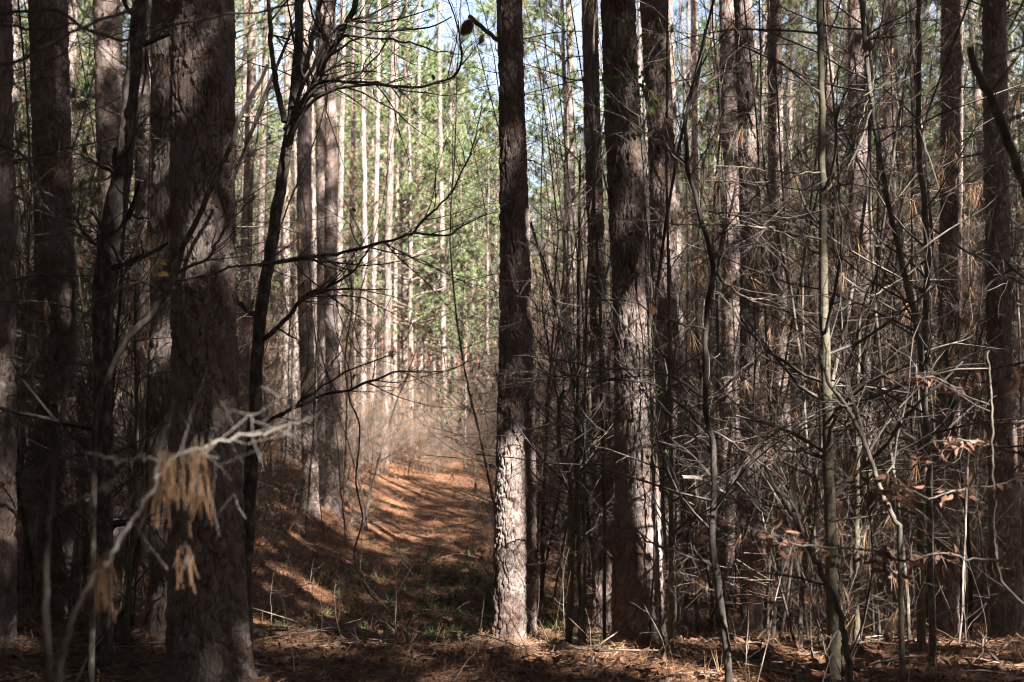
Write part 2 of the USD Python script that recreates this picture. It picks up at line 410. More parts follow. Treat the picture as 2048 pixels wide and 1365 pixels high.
# undergrowth prototypes
BRUSH = []
for n_ in range(12):
    g = np.random.default_rng(700 + n_)
    path = '/World/Kinds/' + f'sapling_kind_{n_:03d}'
    UsdGeom.Xform.Define(stage, path)
    kind = n_ % 4
    if kind == 3:      # many stemmed shrub
        ns, H = 7, g.uniform(1.4, 2.4)
        d = np.c_[g.normal(0, 0.35, (ns, 2)), np.ones(ns)]
        P = grow(np.c_[g.normal(0, 0.08, (ns, 2)), np.zeros(ns)], d, H * g.uniform(0.6, 1.1, ns), 9, 0.12, 0.03, g)
        R = g.uniform(0.005, 0.009, (ns, 1)) * np.linspace(1, 0.3, 9)
        nb, bl = 9, (0.3, 0.9)
    else:
        ns, H = 1, (g.uniform(3.0, 4.5), g.uniform(4.5, 6.5), g.uniform(6.5, 9.0))[kind]
        P = grow(np.zeros((1, 3)), np.array([[g.normal(0, 0.1), g.normal(0, 0.1), 1]]), H, 16, 0.07, 0.04, g)
        R = (0.003 + 0.0021 * H) * np.linspace(1, 0.2, 16)[None]
        nb, bl = (50, 56, 60)[kind], (0.5, (1.3, 1.7, 1.9)[kind])
    Q, RQ = shoots(P, R, nb, g, *bl, k=6, wob=0.17, up=0.04, tmin=0.1, rs=0.36, lo=0.7, hi=1.4)
    S, RS = shoots(Q, RQ, 6, g, 0.2, 0.7, k=4, wob=0.22, up=0.02, tmin=0.2, rs=0.6)
    T, RT = shoots(S, RS, 2, g, 0.1, 0.42, k=3, wob=0.25, up=0.0, rs=0.7)
    part(path, 'stem', tubes(P, R, 6), 'twig' if n_ % 2 else 'dark_twig')
    mt = ('twig', 'dark_twig', 'twig', 'twig')[kind]
    part(path, 'branches', MB().add(*tubes(Q, RQ, 4)).add(*tubes(S, RS, 3)).add(*tubes(T, RT, 3)).mesh(), mt, smooth=False)
    if n_ % 3 != 1:
        part(path, 'caught_straw', straw_drapes(np.vstack([Q[:, 1:].reshape(-1, 3), S[:, 1:].reshape(-1, 3)]), 48, g, 0.21), 'straw', smooth=False)
    BRUSH.append((path, H, kind))


def place(name, proto, x, y, label, cat, group, rz, s=1.0, lean=(0, 0), z=None):
    p = numbered('/World', name)
    xf = UsdGeom.Xform.Define(stage, p)
    xf.AddTranslateOp().Set(Gf.Vec3d(float(x), float(y), float(terrain(x, y, False)) - 0.04 if z is None else float(z)))
    xf.AddRotateXYZOp().Set(Gf.Vec3f(lean[0], lean[1], rz))
    xf.AddScaleOp().Set(Gf.Vec3f(s, s, s))
    tag(xf.GetPrim(), label, cat, group)
    xf.GetPrim().GetReferences().AddInternalReference(proto)
    xf.GetPrim().SetInstanceable(True)
    return p


# ------------------------------------------------------------------ forest: which crowns would shade the sunlit gap
tgt = []
for yy in np.arange(28, 80, 3.5):
    for px in np.arange(580, 1020, 45):
        x = (px - 1024) / F * yy
        for zz in (0.8, 3.5, 7, 11) + ((14, 17) if yy > 40 else ()):
            tgt.append((x, yy, float(terrain(x, yy, False)) + zz))
tgt = np.array(tgt)


def shades(x, y, zc, H, spr):
    """Share of the wanted sunlit points that a crown there would shade."""
    base = float(terrain(x, y, False))
    hit = np.zeros(len(tgt), bool)
    for zz in np.linspace(zc, H, 7):
        t = (base + zz - tgt[:, 2]) / SUN[2]
        r = spr * (1 - (zz - zc) / (H - zc)) ** 0.75 + 0.3
        off = np.hypot(tgt[:, 0] + SUN[0] * t - x, tgt[:, 1] + SUN[1] * t - y)
        hit |= (t > 0) & (off < r)
    return hit.sum()


# ------------------------------------------------------------------ bark detailed pines
def bark_trunk(line, rad, g, nu, dz, top_detail, pw=0.045, ph=0.085, amp=0.011):
    """line: function z -> (x, y) relative to base; rad: function z -> radius. Plates of bark with grooves between."""
    zmax = 13.0
    zs = np.r_[np.arange(-0.15, top_detail, dz), np.arange(top_detail, zmax, 0.12)]
    r = rad(zs); circ = 2 * np.pi * float(r[len(r) // 4])
    # closer columns on the side that faces the viewer and the clearing
    th = np.linspace(0, 2 * np.pi, nu, endpoint=False)
    if nu > 80:
        th = th + 0.42 * np.sin(th)              # spacing is widest at angle 0, closest at pi
        th = th - np.pi / 2 + np.pi
    ncell = int(circ / pw * (top_detail + 0.4) / ph)
    c = np.c_[g.uniform(0, circ, ncell), g.uniform(-0.4, top_detail + 0.1, ncell)]
    tone, lift = g.uniform(0, 1, ncell), g.uniform(0.35, 1.0, ncell)
    tilt = g.normal(0, 1, (ncell, 2))
    S = np.array([1 / pw, 1 / ph])
    cc = np.vstack([c, c + [circ, 0], c - [circ, 0]]) * S
    U, V = np.meshgrid(th / (2 * np.pi) * circ, zs)
    q = np.stack([U, V], -1).reshape(-1, 2)
    w = np.c_[q[:, 0], q[:, 1], np.zeros(len(q))]
    ring = np.c_[np.cos(q[:, 0] / circ * 2 * np.pi) * circ / 6.28, np.sin(q[:, 0] / circ * 2 * np.pi) * circ / 6.28, q[:, 1]]
    warp = np.stack([meshkit.fbm(ring * [14, 14, 9], 3, 31) - 0.5, meshkit.fbm(ring * [14, 14, 9], 3, 77) - 0.5], -1) * [0.06, 0.085]
    dist, idx = cKDTree(cc).query((q + warp) * S, k=2)
    edge = dist[:, 1] - dist[:, 0]
    k0 = idx[:, 0] % ncell
    loc = ((q + warp) * S - cc[idx[:, 0]])
    big = sst(np.abs(meshkit.fbm(ring * [11, 11, 3.2], 4, 21) - 0.5), 0.0, 0.07)      # long furrows between the ridges
    h = sst(edge, 0.0, 0.13) * (0.4 + 0.6 * lift[k0]) + 0.7 * big + 0.3 * (loc * tilt[k0]).sum(1) * sst(edge, 0.0, 0.3)
    h += 0.35 * (meshkit.fbm(ring * [60, 60, 30], 3, 12) - 0.5) + 0.5 * (meshkit.fbm(ring * [6, 6, 3], 2, 4) - 0.5)
    detail = 1 - sst(q[:, 1], top_detail - 0.3, top_detail)
    h = (h * detail).reshape(U.shape) * amp
    xy = line(zs)
    flare = 1 + 0.28 * np.exp(-np.maximum(zs, 0) / 0.16)
    rr = r[:, None] * flare[:, None] * (1 + 0.03 * np.sin(2 * th + 1)[None] + 0.13 * np.exp(-np.maximum(zs, 0) / 0.18)[:, None] * np.sin(3 * th + lift[0] * 9)[None]) + h - amp * 0.6
    v = np.stack([xy[:, :1] + rr * np.cos(th), xy[:, 1:2] + rr * np.sin(th), np.broadcast_to(zs[:, None], rr.shape)], -1).reshape(-1, 3)
    i, j = np.meshgrid(np.arange(len(zs) - 1), np.arange(nu), indexing='ij')
    j2 = (j + 1) % nu
    f = np.stack([i * nu + j, i * nu + j2, (i + 1) * nu + j2, (i + 1) * nu + j], -1).reshape(-1, 4)
    uv = np.c_[tone[k0] * detail + 0.5 * (1 - detail), lift[k0]]
    return (v, np.vstack([f[:, [0, 1, 2]], f[:, [0, 2, 3]]])), uv


# key: x at the top of the photo, at mid height, near the base; width at top, middle, base; distance; detail; label
HAND = [
    ('massive plated pine trunk nearest the viewer, standing on the forest floor at left', 404, 410, 418, 114, 112, 140, 6.0, 3, True),
    ('dark shaded pine trunk tucked close behind the left edge of the massive plated pine', 343, 349, 356, 76, 78, 90, 7.6, 2, True),
    ('stout purplish pine trunk second from the left edge, left of the dark crooked hardwood', 97, 112, 118, 66, 66, 78, 9.0, 2, True),
    ('dark pine trunk cut by the left edge of the picture', -4, 0, -8, 44, 46, 60, 7.0, 2, False),
    ('reddish pine trunk between the stout purplish pine and the dark crooked hardwood', 214, 226, 240, 46, 44, 50, 13, 1, False),
    ('slim sunlit pine trunk just left of the massive plated pine, behind the dark crooked hardwood', 286, 291, 297, 34, 36, 40, 15, 1, False),
    ('straight dark slender pine rising from the needle bank right of the forked hardwood', 605, 613, 620, 25, 26, 30, 20, 1, False),
    ('thin dark pine close beside the straight slender pine on the needle bank', 641, 646, 648, 17, 20, 24, 22, 1, False),
    ('pale pine with a sunlit foot at the front of the needle bank', 660, 664, 667, 20, 23, 34, 21, 1, False),
    ('tall lone pine in the middle with its lower bole lit by the sun', 1016, 1027, 1018, 42, 46, 57, 8.0, 3, True),
    ('dark pine trunk half hidden behind the tall lone middle pine', 1022, 1047, 1050, 30, 32, 38, 10.0, 2, True),
    ('grey pine trunk with straw on it, left of the thick vine clad pine', 1178, 1199, 1205, 26, 30, 36, 11.0, 2, False),
    ('thick dark pine with green vine leaves and a wide base, right of the centre', 1240, 1262, 1275, 60, 66, 90, 7.5, 3, True),
    ('mottled pine trunk partly hidden behind the right edge of the thick vine clad pine', 1308, 1328, 1345, 48, 46, 52, 10.5, 2, True),
    ('leaning pine with a sunlit patch high up, right of the mottled pine', 1453, 1462, 1447, 28, 32, 36, 14, 1, False),
    ('dark pine trunk close beside the leaning pine on its right', 1485, 1500, 1505, 30, 32, 38, 10, 2, False),
    ('pine trunk with a lit right edge, standing left of the smooth pale sapling', 1547, 1560, 1575, 24, 28, 32, 13, 1, False),
    ('thin reddish pine just behind the smooth pale sapling', 1653, 1664, 1672, 17, 18, 20, 17, 1, False),
    ('brown pine trunk in the thicket between the smooth pale sapling and the leaning dark sapling', 1713, 1721, 1726, 31, 33, 38, 13, 1, False),
    ('narrow dark pine in the right hand thicket behind the leaning dark sapling', 1776, 1781, 1786, 21, 22, 24, 18, 1, False),
    ('tall pine at right with a bright white sunlit stripe down its right side', 1903, 1899, 1892, 36, 38, 42, 11, 2, False),
    ('dark pine trunk near the right edge of the picture, with a broad shaded foot', 1987, 2000, 2016, 38, 42, 54, 9, 2, True),
]
HAND_XY = []
for n_, (lab, xt, xm, xb, wt, wm, wb, d, det, crown) in enumerate(HAND):
    g = np.random.default_rng(900 + n_)
    bx = float(at(xb, 1250, d)[0]); bz = float(terrain(bx, d, False)) - 0.03
    pm, pt = at(xm, 682, d), at(xt, 0, d)
    zz = np.array([0, pm[2] - bz, pt[2] - bz]); xx = np.array([bx, pm[0], pt[0]])
    slope = (xx[2] - xx[1]) / (zz[2] - zz[1])
    lx = CubicSpline(zz, xx - bx, bc_type='natural')
    top = zz[2]
    wob = g.normal(0, 0.012, 2)

    def line(z, lx=lx, top=top, slope=slope, wob=wob):
        z = np.asarray(z, float)
        x = np.where(z < top, lx(np.clip(z, 0, top)), lx(top) + (z - top) * slope * 0.5)
        return np.stack([x + wob[0] * np.sin(z * 1.1), wob[1] * np.sin(z * 0.9) + 0 * z], -1)
    rads = np.array([wb, wm, wt]) / 2 / F * d
    rad = lambda z, zz=zz, rads=rads: np.maximum(np.interp(z, np.r_[zz * [1, 1, 1] + [0.45, 0, 0], 13.5], np.r_[rads, rads[2] * 0.6]), 0.03)
    nu, dz = ((44, 0.030), (84, 0.017), (130, 0.011))[det - 1]
    if n_ == 0:
        nu, dz = 210, 0.0072
    det_top = top + 0.4
    sc = (1.25, 1.0, 1.0)[det - 1]
    mesh, uv = bark_trunk(line, rad, g, nu, dz, det_top, pw=0.034 * sc, ph=0.066 * sc, amp=0.016)
    p = thing('pine_tree', lab, 'pine tree', loc=(bx, d, bz))
    part(p, 'trunk', mesh, 'pine_bark', uv=uv)
    # dead snags on the bole
    nsn = 44 if det < 3 else 16
    z = g.uniform(1.2, top + 3, nsn); az = g.uniform(0, 2 * np.pi, nsn)
    base = np.c_[line(z), z]
    P = grow(base, np.c_[np.cos(az), np.sin(az), g.uniform(-0.3, 0.35, nsn)], g.uniform(0.12, 1.2, nsn) * (0.55 if det == 3 else 1), 6, 0.16, -0.02, g)
    R = g.uniform(0.0035, 0.008, (nsn, 1)) * np.linspace(1, 0.3, 6)
    Q, RQ = shoots(P, R, 6, g, 0.1, 0.6, 4, 0.25, -0.02)
    part(p, 'dead_branches', MB().add(*tubes(P, R, 4)).add(*tubes(Q, RQ, 3)).mesh(), 'twig', smooth=False)
    if det < 3 or n_ == 12:
        nst = 16 if n_ == 12 else 150 if n_ in (11, 13) else 50
        part(p, 'hanging_straw', straw_drapes(np.vstack([P[:, 1:4].reshape(-1, 3)]), nst, g, 0.24, 16, 0.003), 'straw', smooth=False)
    if shades(bx, d, 10, 20, 2.3) < 2:
        cpath = numbered(p, 'crown')
        cx = UsdGeom.Xform.Define(stage, cpath)
        cx.AddTranslateOp().Set(Gf.Vec3d(float(line(12.0)[0]), float(line(12.0)[1]), 9.0 + g.uniform(0, 2)))
        cx.AddRotateZOp().Set(float(g.uniform(0, 360)))
        cx.GetPrim().GetReferences().AddInternalReference(CROWNS[n_ % 3])
        cx.GetPrim().SetInstanceable(True)
    HAND_XY.append((bx, d))
HAND_XY = np.array(HAND_XY)

g = np.random.default_rng(11)
pts = []
for yy in np.arange(-34, 96, 3.3):
    for xx in np.arange(-52, 62, 3.1):
        x, y = xx + g.normal(0, 0.55), yy + g.normal(0, 0.85)
        if g.uniform() < 0.12:
            continue
        pts.append((x, y))
behind, inview = [], []
for x, y in pts:
    px = 1024 + F * x / y if y > 1 else None
    if y < 1.5:
        if np.hypot(x, y) < 2.6 or x > 48 or x < -34:
            continue
        behind.append((x, y)); continue
    vis = -60 < px < 2108
    if not vis:
        if np.hypot(x, y) > 3.5 and (abs(x) / y < 0.9 or y < 30):
            behind.append((x, y))
        continue
    if y < 15.5:
        continue
    if np.min(np.hypot(HAND_XY[:, 0] - x, HAND_XY[:, 1] - y)) < 1.3:
        continue
    if 560 < px < 1050 and y < 27:
        continue
    if 790 < px < 1000 and y < 52:          # the open track
        continue
    if 900 < px < 1120 and y < 70 and g.uniform() < 0.5:
        continue
    if 620 < px < 1010 and y > 34 and g.uniform() < (0.72 if px < 740 else 0.95):
        continue
    inview.append((x, y, px))
# the known sunlit boles of the gap
for px, d in ((768, 35), (890, 45), (842, 50), (705, 37), (486, 25), (514, 31), (575, 30), (680, 33), (655, 35), (728, 34), (745, 42), (792, 44), (640, 30)):
    inview.append((float((px - 1024) / F * d), float(d), px))
inview.sort(key=lambda t: t[1])

sides_ = [(-80, 300, 'left of the massive plated pine'), (300, 470, 'behind the massive plated pine'), (470, 640, 'behind the forked hardwood'),
          (640, 830, 'on the needle bank in sunlight'), (830, 1060, 'at the far end of the sunlit track'), (1060, 1240, 'between the lone middle pine and vine clad pine'),
          (1240, 1440, 'behind the thick vine clad pine'), (1440, 1640, 'left of the smooth pale sapling'), (1640, 1850, 'behind the leaning dark sapling'), (1850, 2120, 'behind the white striped pine')]
_one = ['', 'first', 'second', 'third', 'fourth', 'fifth', 'sixth', 'seventh', 'eighth', 'ninth', 'tenth', 'eleventh', 'twelfth', 'thirteenth', 'fourteenth', 'fifteenth', 'sixteenth', 'seventeenth', 'eighteenth', 'nineteenth']
_ten = {2: ('twentieth', 'twenty'), 3: ('thirtieth', 'thirty'), 4: ('fortieth', 'forty'), 5: ('fiftieth', 'fifty')}


def ORD(k):
    k += 1
    return _one[k] if k < 20 else _ten[k // 10][0] if k % 10 == 0 else _ten[k // 10][1] + ' ' + _one[k % 10]


near_v = [t for t in inview if t[1] < 62]
far_v = [t for t in inview if t[1] >= 62]
for lo_, hi_, where in sides_:
    for depth, a, b in (('slim pine', 0, 34), ('thin distant pine', 34, 200)):
        zone = sorted([t for t in near_v if lo_ <= t[2] < hi_ and a <= t[1] < b], key=lambda t: t[2])
        for k, (x, y, px) in enumerate(zone):
            kinds = [j for j in FULL]
            g2 = np.random.default_rng(int(x * 997 + y * 131) & 0xFFFFFF)
            j = int(g2.choice(kinds)); s = float(g2.uniform(0.9, 1.15))
            _, zc, H, spr = PINES[j]
            if shades(x, y, zc * s, H * s, spr * s) > 1:
                j = int(g2.choice(BARE)); 
            bare = j in BARE
            lab = f'{depth} {where}, {ORD(k)} from the left'
            place('pine_tree', PINES[j][0], x, y, lab, 'pine tree', 'slim pines standing in the forest', float(g2.uniform(0, 360)), s, (float(g2.normal(0, 0.8)), float(g2.normal(0, 1.0))))


def instancer(name, protos, rows, label, cat, kind='stuff'):
    """rows: (x, y, z, rot z in radians, scale, prototype index): one PointInstancer."""
    p = UsdGeom.PointInstancer.Define(stage, '/World/' + name)
    for n, path in enumerate(protos):
        c = UsdGeom.Xform.Define(stage, f'/World/{name}/kinds/kind_{n:03d}')
        c.GetPrim().GetReferences().AddInternalReference(path)
        p.GetPrototypesRel().AddTarget(c.GetPath())
    r = np.array(rows, float)
    p.CreateProtoIndicesAttr(Vt.IntArray.FromNumpy(r[:, 5].astype(np.int32)))
    p.CreatePositionsAttr(Vt.Vec3fArray.FromNumpy(r[:, :3].astype(np.float32)))
    p.CreateOrientationsAttr(Vt.QuathArray([Gf.Quath(float(math.cos(a / 2)), 0.0, 0.0, float(math.sin(a / 2))) for a in r[:, 3]]))
    p.CreateScalesAttr(Vt.Vec3fArray.FromNumpy(np.repeat(r[:, 4:5], 3, 1).astype(np.float32)))
    tag(p.GetPrim(), label, cat, kind=kind)


# unseen pines behind the viewer, placed to shape shade: x, y, scale, kind, turn
BEHIND = [
    (-3.97, -32.84, 1.05, 1, 5.8), (-0.47, -34.05, 1.14, 0, 2.3), (2.33, -33.32, 0.97, 1, 3.8), (5.57, -34.04, 1.04, 0, 0.7), (8.70, -34.57, 0.99, 1, 5.0), (10.38, -33.97, 1.02, 1, 0.5), (14.89, -33.39, 0.94, 1, 5.7), (17.09, -33.70,
    0.95, 1, 2.9), (20.30, -34.71, 0.98, 1, 6.3), (26.00, -33.48, 0.98, 0, 0.2), (-3.41, -31.07, 0.93, 0, 1.2), (-1.56, -30.19, 1.12, 1, 1.2), (2.65, -30.85, 0.97, 0, 3.1), (4.12, -29.95, 0.98, 0, 5.9), (7.45, -30.22, 0.98, 0, 0.3),
    (10.52, -30.49, 0.96, 0, 3.4), (15.13, -29.36, 1.10, 1, 0.9), (17.69, -30.87, 1.01, 0, 4.8), (20.63, -31.79, 0.94, 1, 0.9), (22.82, -29.57, 0.92, 1, 1.0), (25.91, -29.57, 1.05, 1, 0.2), (-3.55, -28.11, 1.06, 0, 2.2), (-0.88,
    -26.62, 1.00, 0, 0.7), (1.11, -26.72, 1.14, 0, 0.4), (5.91, -26.54, 0.94, 1, 0.3), (8.03, -28.36, 1.10, 1, 5.0), (10.06, -27.46, 1.00, 1, 1.8), (14.12, -28.02, 0.96, 1, 4.6), (17.09, -27.07, 1.00, 1, 4.2), (20.95, -27.25, 1.14, 0,
    3.4), (23.99, -27.80, 1.10, 0, 4.0), (27.24, -27.32, 0.97, 0, 4.7), (-4.15, -23.61, 1.12, 1, 5.0), (1.77, -25.01, 1.10, 1, 5.5), (4.42, -24.09, 0.99, 1, 2.9), (8.81, -25.33, 0.93, 0, 2.6), (11.62, -23.29, 1.03, 0, -0.0), (17.97,
    -22.66, 1.00, 0, 3.4), (20.71, -24.02, 1.12, 0, 2.7), (23.38, -25.35, 1.14, 1, 2.3), (26.98, -23.17, 0.91, 0, 2.4), (-3.49, -20.69, 0.91, 1, 5.5), (-0.38, -22.06, 1.12, 0, 2.6), (7.94, -20.28, 0.99, 0, 4.5), (10.56, -20.37, 1.03,
    0, 6.1), (14.86, -21.79, 0.94, 0, 2.1), (20.64, -19.80, 1.03, 1, 5.9), (23.37, -19.50, 1.03, 1, 2.5), (26.64, -20.56, 0.96, 0, 4.5), (-4.38, -18.84, 1.06, 0, 0.1), (-1.76, -17.16, 1.12, 0, 0.1), (6.53, -18.10, 1.12, 0, 3.6),
    (8.37, -17.54, 0.98, 0, 0.3), (11.04, -15.29, 1.14, 1, 3.9), (15.07, -17.65, 1.09, 0, 5.2), (19.01, -17.81, 0.90, 1, 4.2), (23.42, -19.87, 1.07, 1, 5.2), (-2.79, -12.64, 0.95, 1, 1.9), (2.54, -14.58, 0.97, 0, 1.9), (5.29, -13.55,
    1.10, 1, 1.1), (8.27, -13.72, 1.08, 0, 3.1), (13.80, -15.43, 1.04, 0, 5.5), (17.86, -13.56, 0.99, 0, 2.2), (21.12, -14.92, 1.01, 0, 5.1), (23.73, -13.56, 1.06, 1, 5.2), (27.74, -13.12, 0.95, 1, 4.0), (-3.29, -10.80, 0.98, 1, 2.3),
    (-0.78, -11.92, 1.02, 1, 6.0), (4.53, -8.81, 1.05, 0, 1.5), (5.46, -11.29, 1.04, 1, 2.0), (7.02, -9.56, 0.91, 1, 3.9), (19.42, -13.93, 1.13, 0, 0.8), (22.59, -10.29, 1.00, 0, 0.6), (24.43, -9.52, 0.98, 1, 2.1), (-5.16, -7.52,
    1.08, 0, 5.8), (-2.46, -7.69, 1.07, 1, 1.6), (5.27, -7.47, 0.97, 1, 2.6), (8.10, -8.35, 1.05, 0, 0.0), (11.05, -8.74, 1.07, 1, 2.8), (16.51, -9.28, 1.12, 0, -0.4), (15.66, -6.17, 1.05, 0, -0.2), (20.67, -6.95, 1.14, 0, 1.9),
    (23.31, -7.99, 1.02, 1, 1.7), (26.98, -7.19, 0.93, 1, 1.0), (-3.74, -3.81, 0.99, 0, 0.3), (-0.79, -5.45, 0.95, 0, 6.0), (1.61, -2.66, 1.15, 1, -1.4), (16.98, -2.21, 0.92, 0, 1.4), (20.32, -4.11, 1.01, 0, 3.9), (25.06, -4.97, 0.95,
    1, 0.5), (27.36, -5.82, 1.02, 0, 2.3), (-4.45, -0.29, 0.97, 1, 5.5), (3.88, -2.17, 0.92, 0, 4.8), (5.08, -0.83, 0.93, 0, 3.3), (6.68, -2.82, 1.14, 0, 5.5), (11.04, -1.33, 0.98, 1, 1.9), (18.67, -1.15, 1.11, 1, 5.3), (24.89, 0.76,
    0.99, 1, 2.4), (26.91, 1.07, 0.97, 0, 2.3), (-5.85, 0.33, 0.95, 1, 4.4), (5.37, 1.02, 1.11, 1, 1.7), (15.41, 2.05, 1.05, 0, 0.1), (17.80, 0.74, 1.10, 0, 7.0), (21.48, 2.81, 1.03, 0, 2.9), (24.46, 4.55, 1.08, 0, 4.4), (26.43, 1.83,
    1.10, 0, 0.8), (7.98, 5.53, 1.09, 0, 2.3), (11.56, 6.82, 1.05, 0, 0.7), (14.41, 5.70, 1.04, 0, 2.6), (17.56, 5.53, 1.13, 0, 6.3), (20.37, 4.19, 1.04, 0, 3.2), (22.73, 5.76, 0.92, 1, 2.8), (26.15, 4.98, 1.07, 1, 0.4), (1.11,
    -18.40, 0.97, 1, 1.1), (24.39, -11.50, 1.07, 0, 0.7), (3.31, 4.59, 1.09, 1, -0.1), (17.76, -28.98, 1.11, 1, 4.3), (21.70, -2.73, 0.98, 1, 4.7), (21.33, -17.35, 1.14, 0, 1.5), (21.13, -21.61, 1.06, 1, 1.8), (0.74, -13.32, 1.05, 1,
    1.2), (23.43, -15.71, 1.13, 0, 3.3), (13.95, 7.70, 1.10, 1, 5.4), (11.66, 4.77, 1.05, 0, 0.8), (22.64, -32.79, 1.15, 0, 4.0), (26.95, 6.99, 0.94, 0, 2.6), (29.93, 6.23, 1.06, 0, 6.2), (2.20, -12.05, 0.92, 1, 1.3), (29.93, -26.69,
    0.90, 1, 4.2), (0.55, -32.22, 1.09, 0, 0.7), (3.52, -16.14, 1.09, 0, 3.5), (-1.33, -19.81, 1.02, 1, 4.2), (3.12, -21.25, 1.00, 1, 2.3), (27.93, -32.98, 0.93, 1, 4.5), (29.12, -1.22, 1.07, 0, 5.7), (9.26, -21.80, 1.01, 0, 3.1),
    (20.50, 6.31, 0.93, 1, 0.2), (26.46, -31.59, 1.04, 0, 4.8), (18.72, 8.95, 1.00, 0, 6.0), (8.58, -0.84, 1.14, 0, 4.0), (13.21, -30.21, 0.97, 1, 4.2), (28.03, -9.92, 1.11, 1, 2.9), (-2.83, -5.66, 1.04, 0, 1.7), (26.31, -1.35, 1.05,
    1, 4.5), (2.60, -28.68, 0.99, 1, 3.9), (29.03, -24.11, 0.92, 0, 2.2), (12.78, -32.52, 1.11, 1, 2.9), (25.48, -18.20, 1.01, 1, 0.4), (-1.36, -24.80, 1.04, 1, 5.3), (5.32, -28.48, 0.95, 1, 2.1), (20.79, -0.17, 0.98, 1, 2.1), (17.29,
    -10.74, 0.92, 1, 4.4), (28.96, -29.47, 1.02, 0, 1.2), (29.91, -12.48, 1.06, 0, 2.4), (4.69, 3.61, 0.98, 1, 6.3), (18.29, -24.69, 1.04, 1, 2.9), (0.56, -16.15, 1.12, 0, 2.0), (-3.20, -25.88, 1.01, 1, 4.5), (-0.64, -9.98, 1.01, 1,
    3.9), (-3.58, -15.50, 1.09, 1, 5.1), (27.48, -17.98, 0.94, 1, 1.7), (25.75, -13.59, 1.14, 1, 3.7), (16.45, -19.85, 1.00, 0, 3.7), (5.40, -15.81, 1.03, 1, 5.1), (24.62, -21.90, 1.08, 0, 3.4), (28.64, -21.58, 0.92, 0, 1.5), (27.94,
    -3.72, 1.03, 1, 1.4), (26.35, -25.29, 1.07, 0, 2.2), (3.71, -18.59, 0.93, 0, 2.8), (5.07, -3.56, 1.02, 1, 0.2), (19.55, -8.04, 1.05, 0, 5.0), (29.77, -5.01, 1.10, 1, 0.2), (18.49, -19.51, 1.06, 0, 5.6), (14.14, -10.78, 0.91, 0,
    4.0), (7.78, -32.92, 0.94, 1, 1.6), (29.89, 4.17, 0.98, 0, 5.9), (4.37, -32.46, 1.01, 0, 2.2), (28.95, -19.44, 1.14, 0, 4.8), (10.20, -16.88, 0.93, 0, 0.5), (5.69, -20.24, 0.99, 1, 5.9), (24.47, -31.85, 0.93, 1, 4.5), (29.11,
    0.94, 1.10, 1, 4.0), (27.71, 3.91, 0.92, 0, 0.9), (15.84, -14.39, 0.91, 1, 2.4), (24.32, 6.86, 0.94, 1, 2.5), (29.37, -14.24, 0.98, 0, 1.2), (26.20, -15.85, 0.93, 1, 4.8), (22.93, -5.84, 0.93, 0, 1.9), (13.17, -19.56, 0.97, 0,
    5.0), (3.19, -3.72, 0.93, 0, 0.4), (14.87, -23.45, 0.98, 0, 0.9), (10.64, -10.29, 0.91, 1, 3.5), (-2.06, -2.48, 1.09, 1, 6.1), (13.08, -13.35, 1.00, 0, 5.5), (11.97, -25.65, 1.02, 1, 2.3), (6.25, -24.24, 0.94, 1, 5.1), (4.24,
    -5.43, 1.15, 0, 6.8), (15.01, -25.97, 0.92, 1, 3.7), (1.23, -20.24, 1.04, 0, 1.9), (7.42, -22.02, 1.04, 1, 2.1), (2.59, -5.93, 1.11, 0, 4.0), (-2.82, 0.92, 1.08, 0, 0.1), (12.17, -3.14, 1.07, 0, 4.7), (25.09, -7.06, 1.00, 0, 4.5),
    (21.07, 7.92, 1.04, 0, 0.1), (12.03, -28.27, 1.11, 1, 4.5), (28.84, -8.13, 1.04, 1, 1.5), (23.81, -2.08, 1.10, 0, 1.1), (29.20, -17.00, 0.97, 0, 5.9), (19.90, -29.20, 1.05, 0, 5.4), (0.45, -29.46, 1.04, 1, 2.1), (26.25, -11.17,
    1.14, 1, 4.6), (3.87, -25.89, 0.99, 0, 2.9), (5.64, -22.49, 1.08, 1, 3.5), (20.01, 1.60, 1.05, 0, 2.6), (19.03, -33.22, 0.98, 0, 4.2), (15.44, -31.62, 1.09, 1, 4.1), (5.73, -30.78, 1.00, 0, 4.6), (19.35, -26.41, 1.04, 0, 4.8),
    (18.30, -15.99, 0.99, 0, 5.3), (18.54, -6.43, 0.95, 1, 0.2), (28.04, -15.51, 1.06, 1, 0.4), (17.06, -0.60, 1.08, 0, 2.1), (29.80, -31.75, 1.01, 1, 4.4), (22.84, -22.41, 1.05, 1, 5.5), (16.57, 7.87, 1.13, 0, 1.9), (12.31, -16.99,
    1.03, 1, 4.7), (-1.11, -14.93, 0.92, 0, 1.4), (7.25, -11.98, 1.14, 0, 0.7), (24.20, 2.16, 1.12, 1, 4.8), (6.53, -6.17, 0.96, 1, 4.0), (9.28, -31.85, 0.94, 0, 2.2), (1.39, -22.65, 1.14, 1, 0.4), (29.95, -3.17, 1.07, 0, 2.5), (2.40,
    -9.95, 1.10, 0, 4.6), (26.20, -8.84, 1.14, 1, 3.1), (29.64, -33.70, 0.92, 1, 3.9), (-1.81, -32.01, 1.07, 0, 6.0), (20.68, -10.96, 1.01, 1, 5.3), (24.45, -23.75, 1.14, 0, 1.7), (12.69, -21.73, 0.99, 0, 0.2), (1.85, -4.45, 1.06, 1,
    3.2), (5.88, 6.04, 1.04, 0, 2.1), (0.07, -4.01, 1.14, 0, 4.2), (-2.54, -33.96, 1.13, 0, 2.6), (16.42, -16.38, 1.10, 0, 6.4), (7.44, -15.99, 1.13, 1, 4.2), (1.95, 1.74, 0.99, 1, 4.7), (25.92, -3.23, 1.02, 0, 3.4), (-2.39, -22.68,
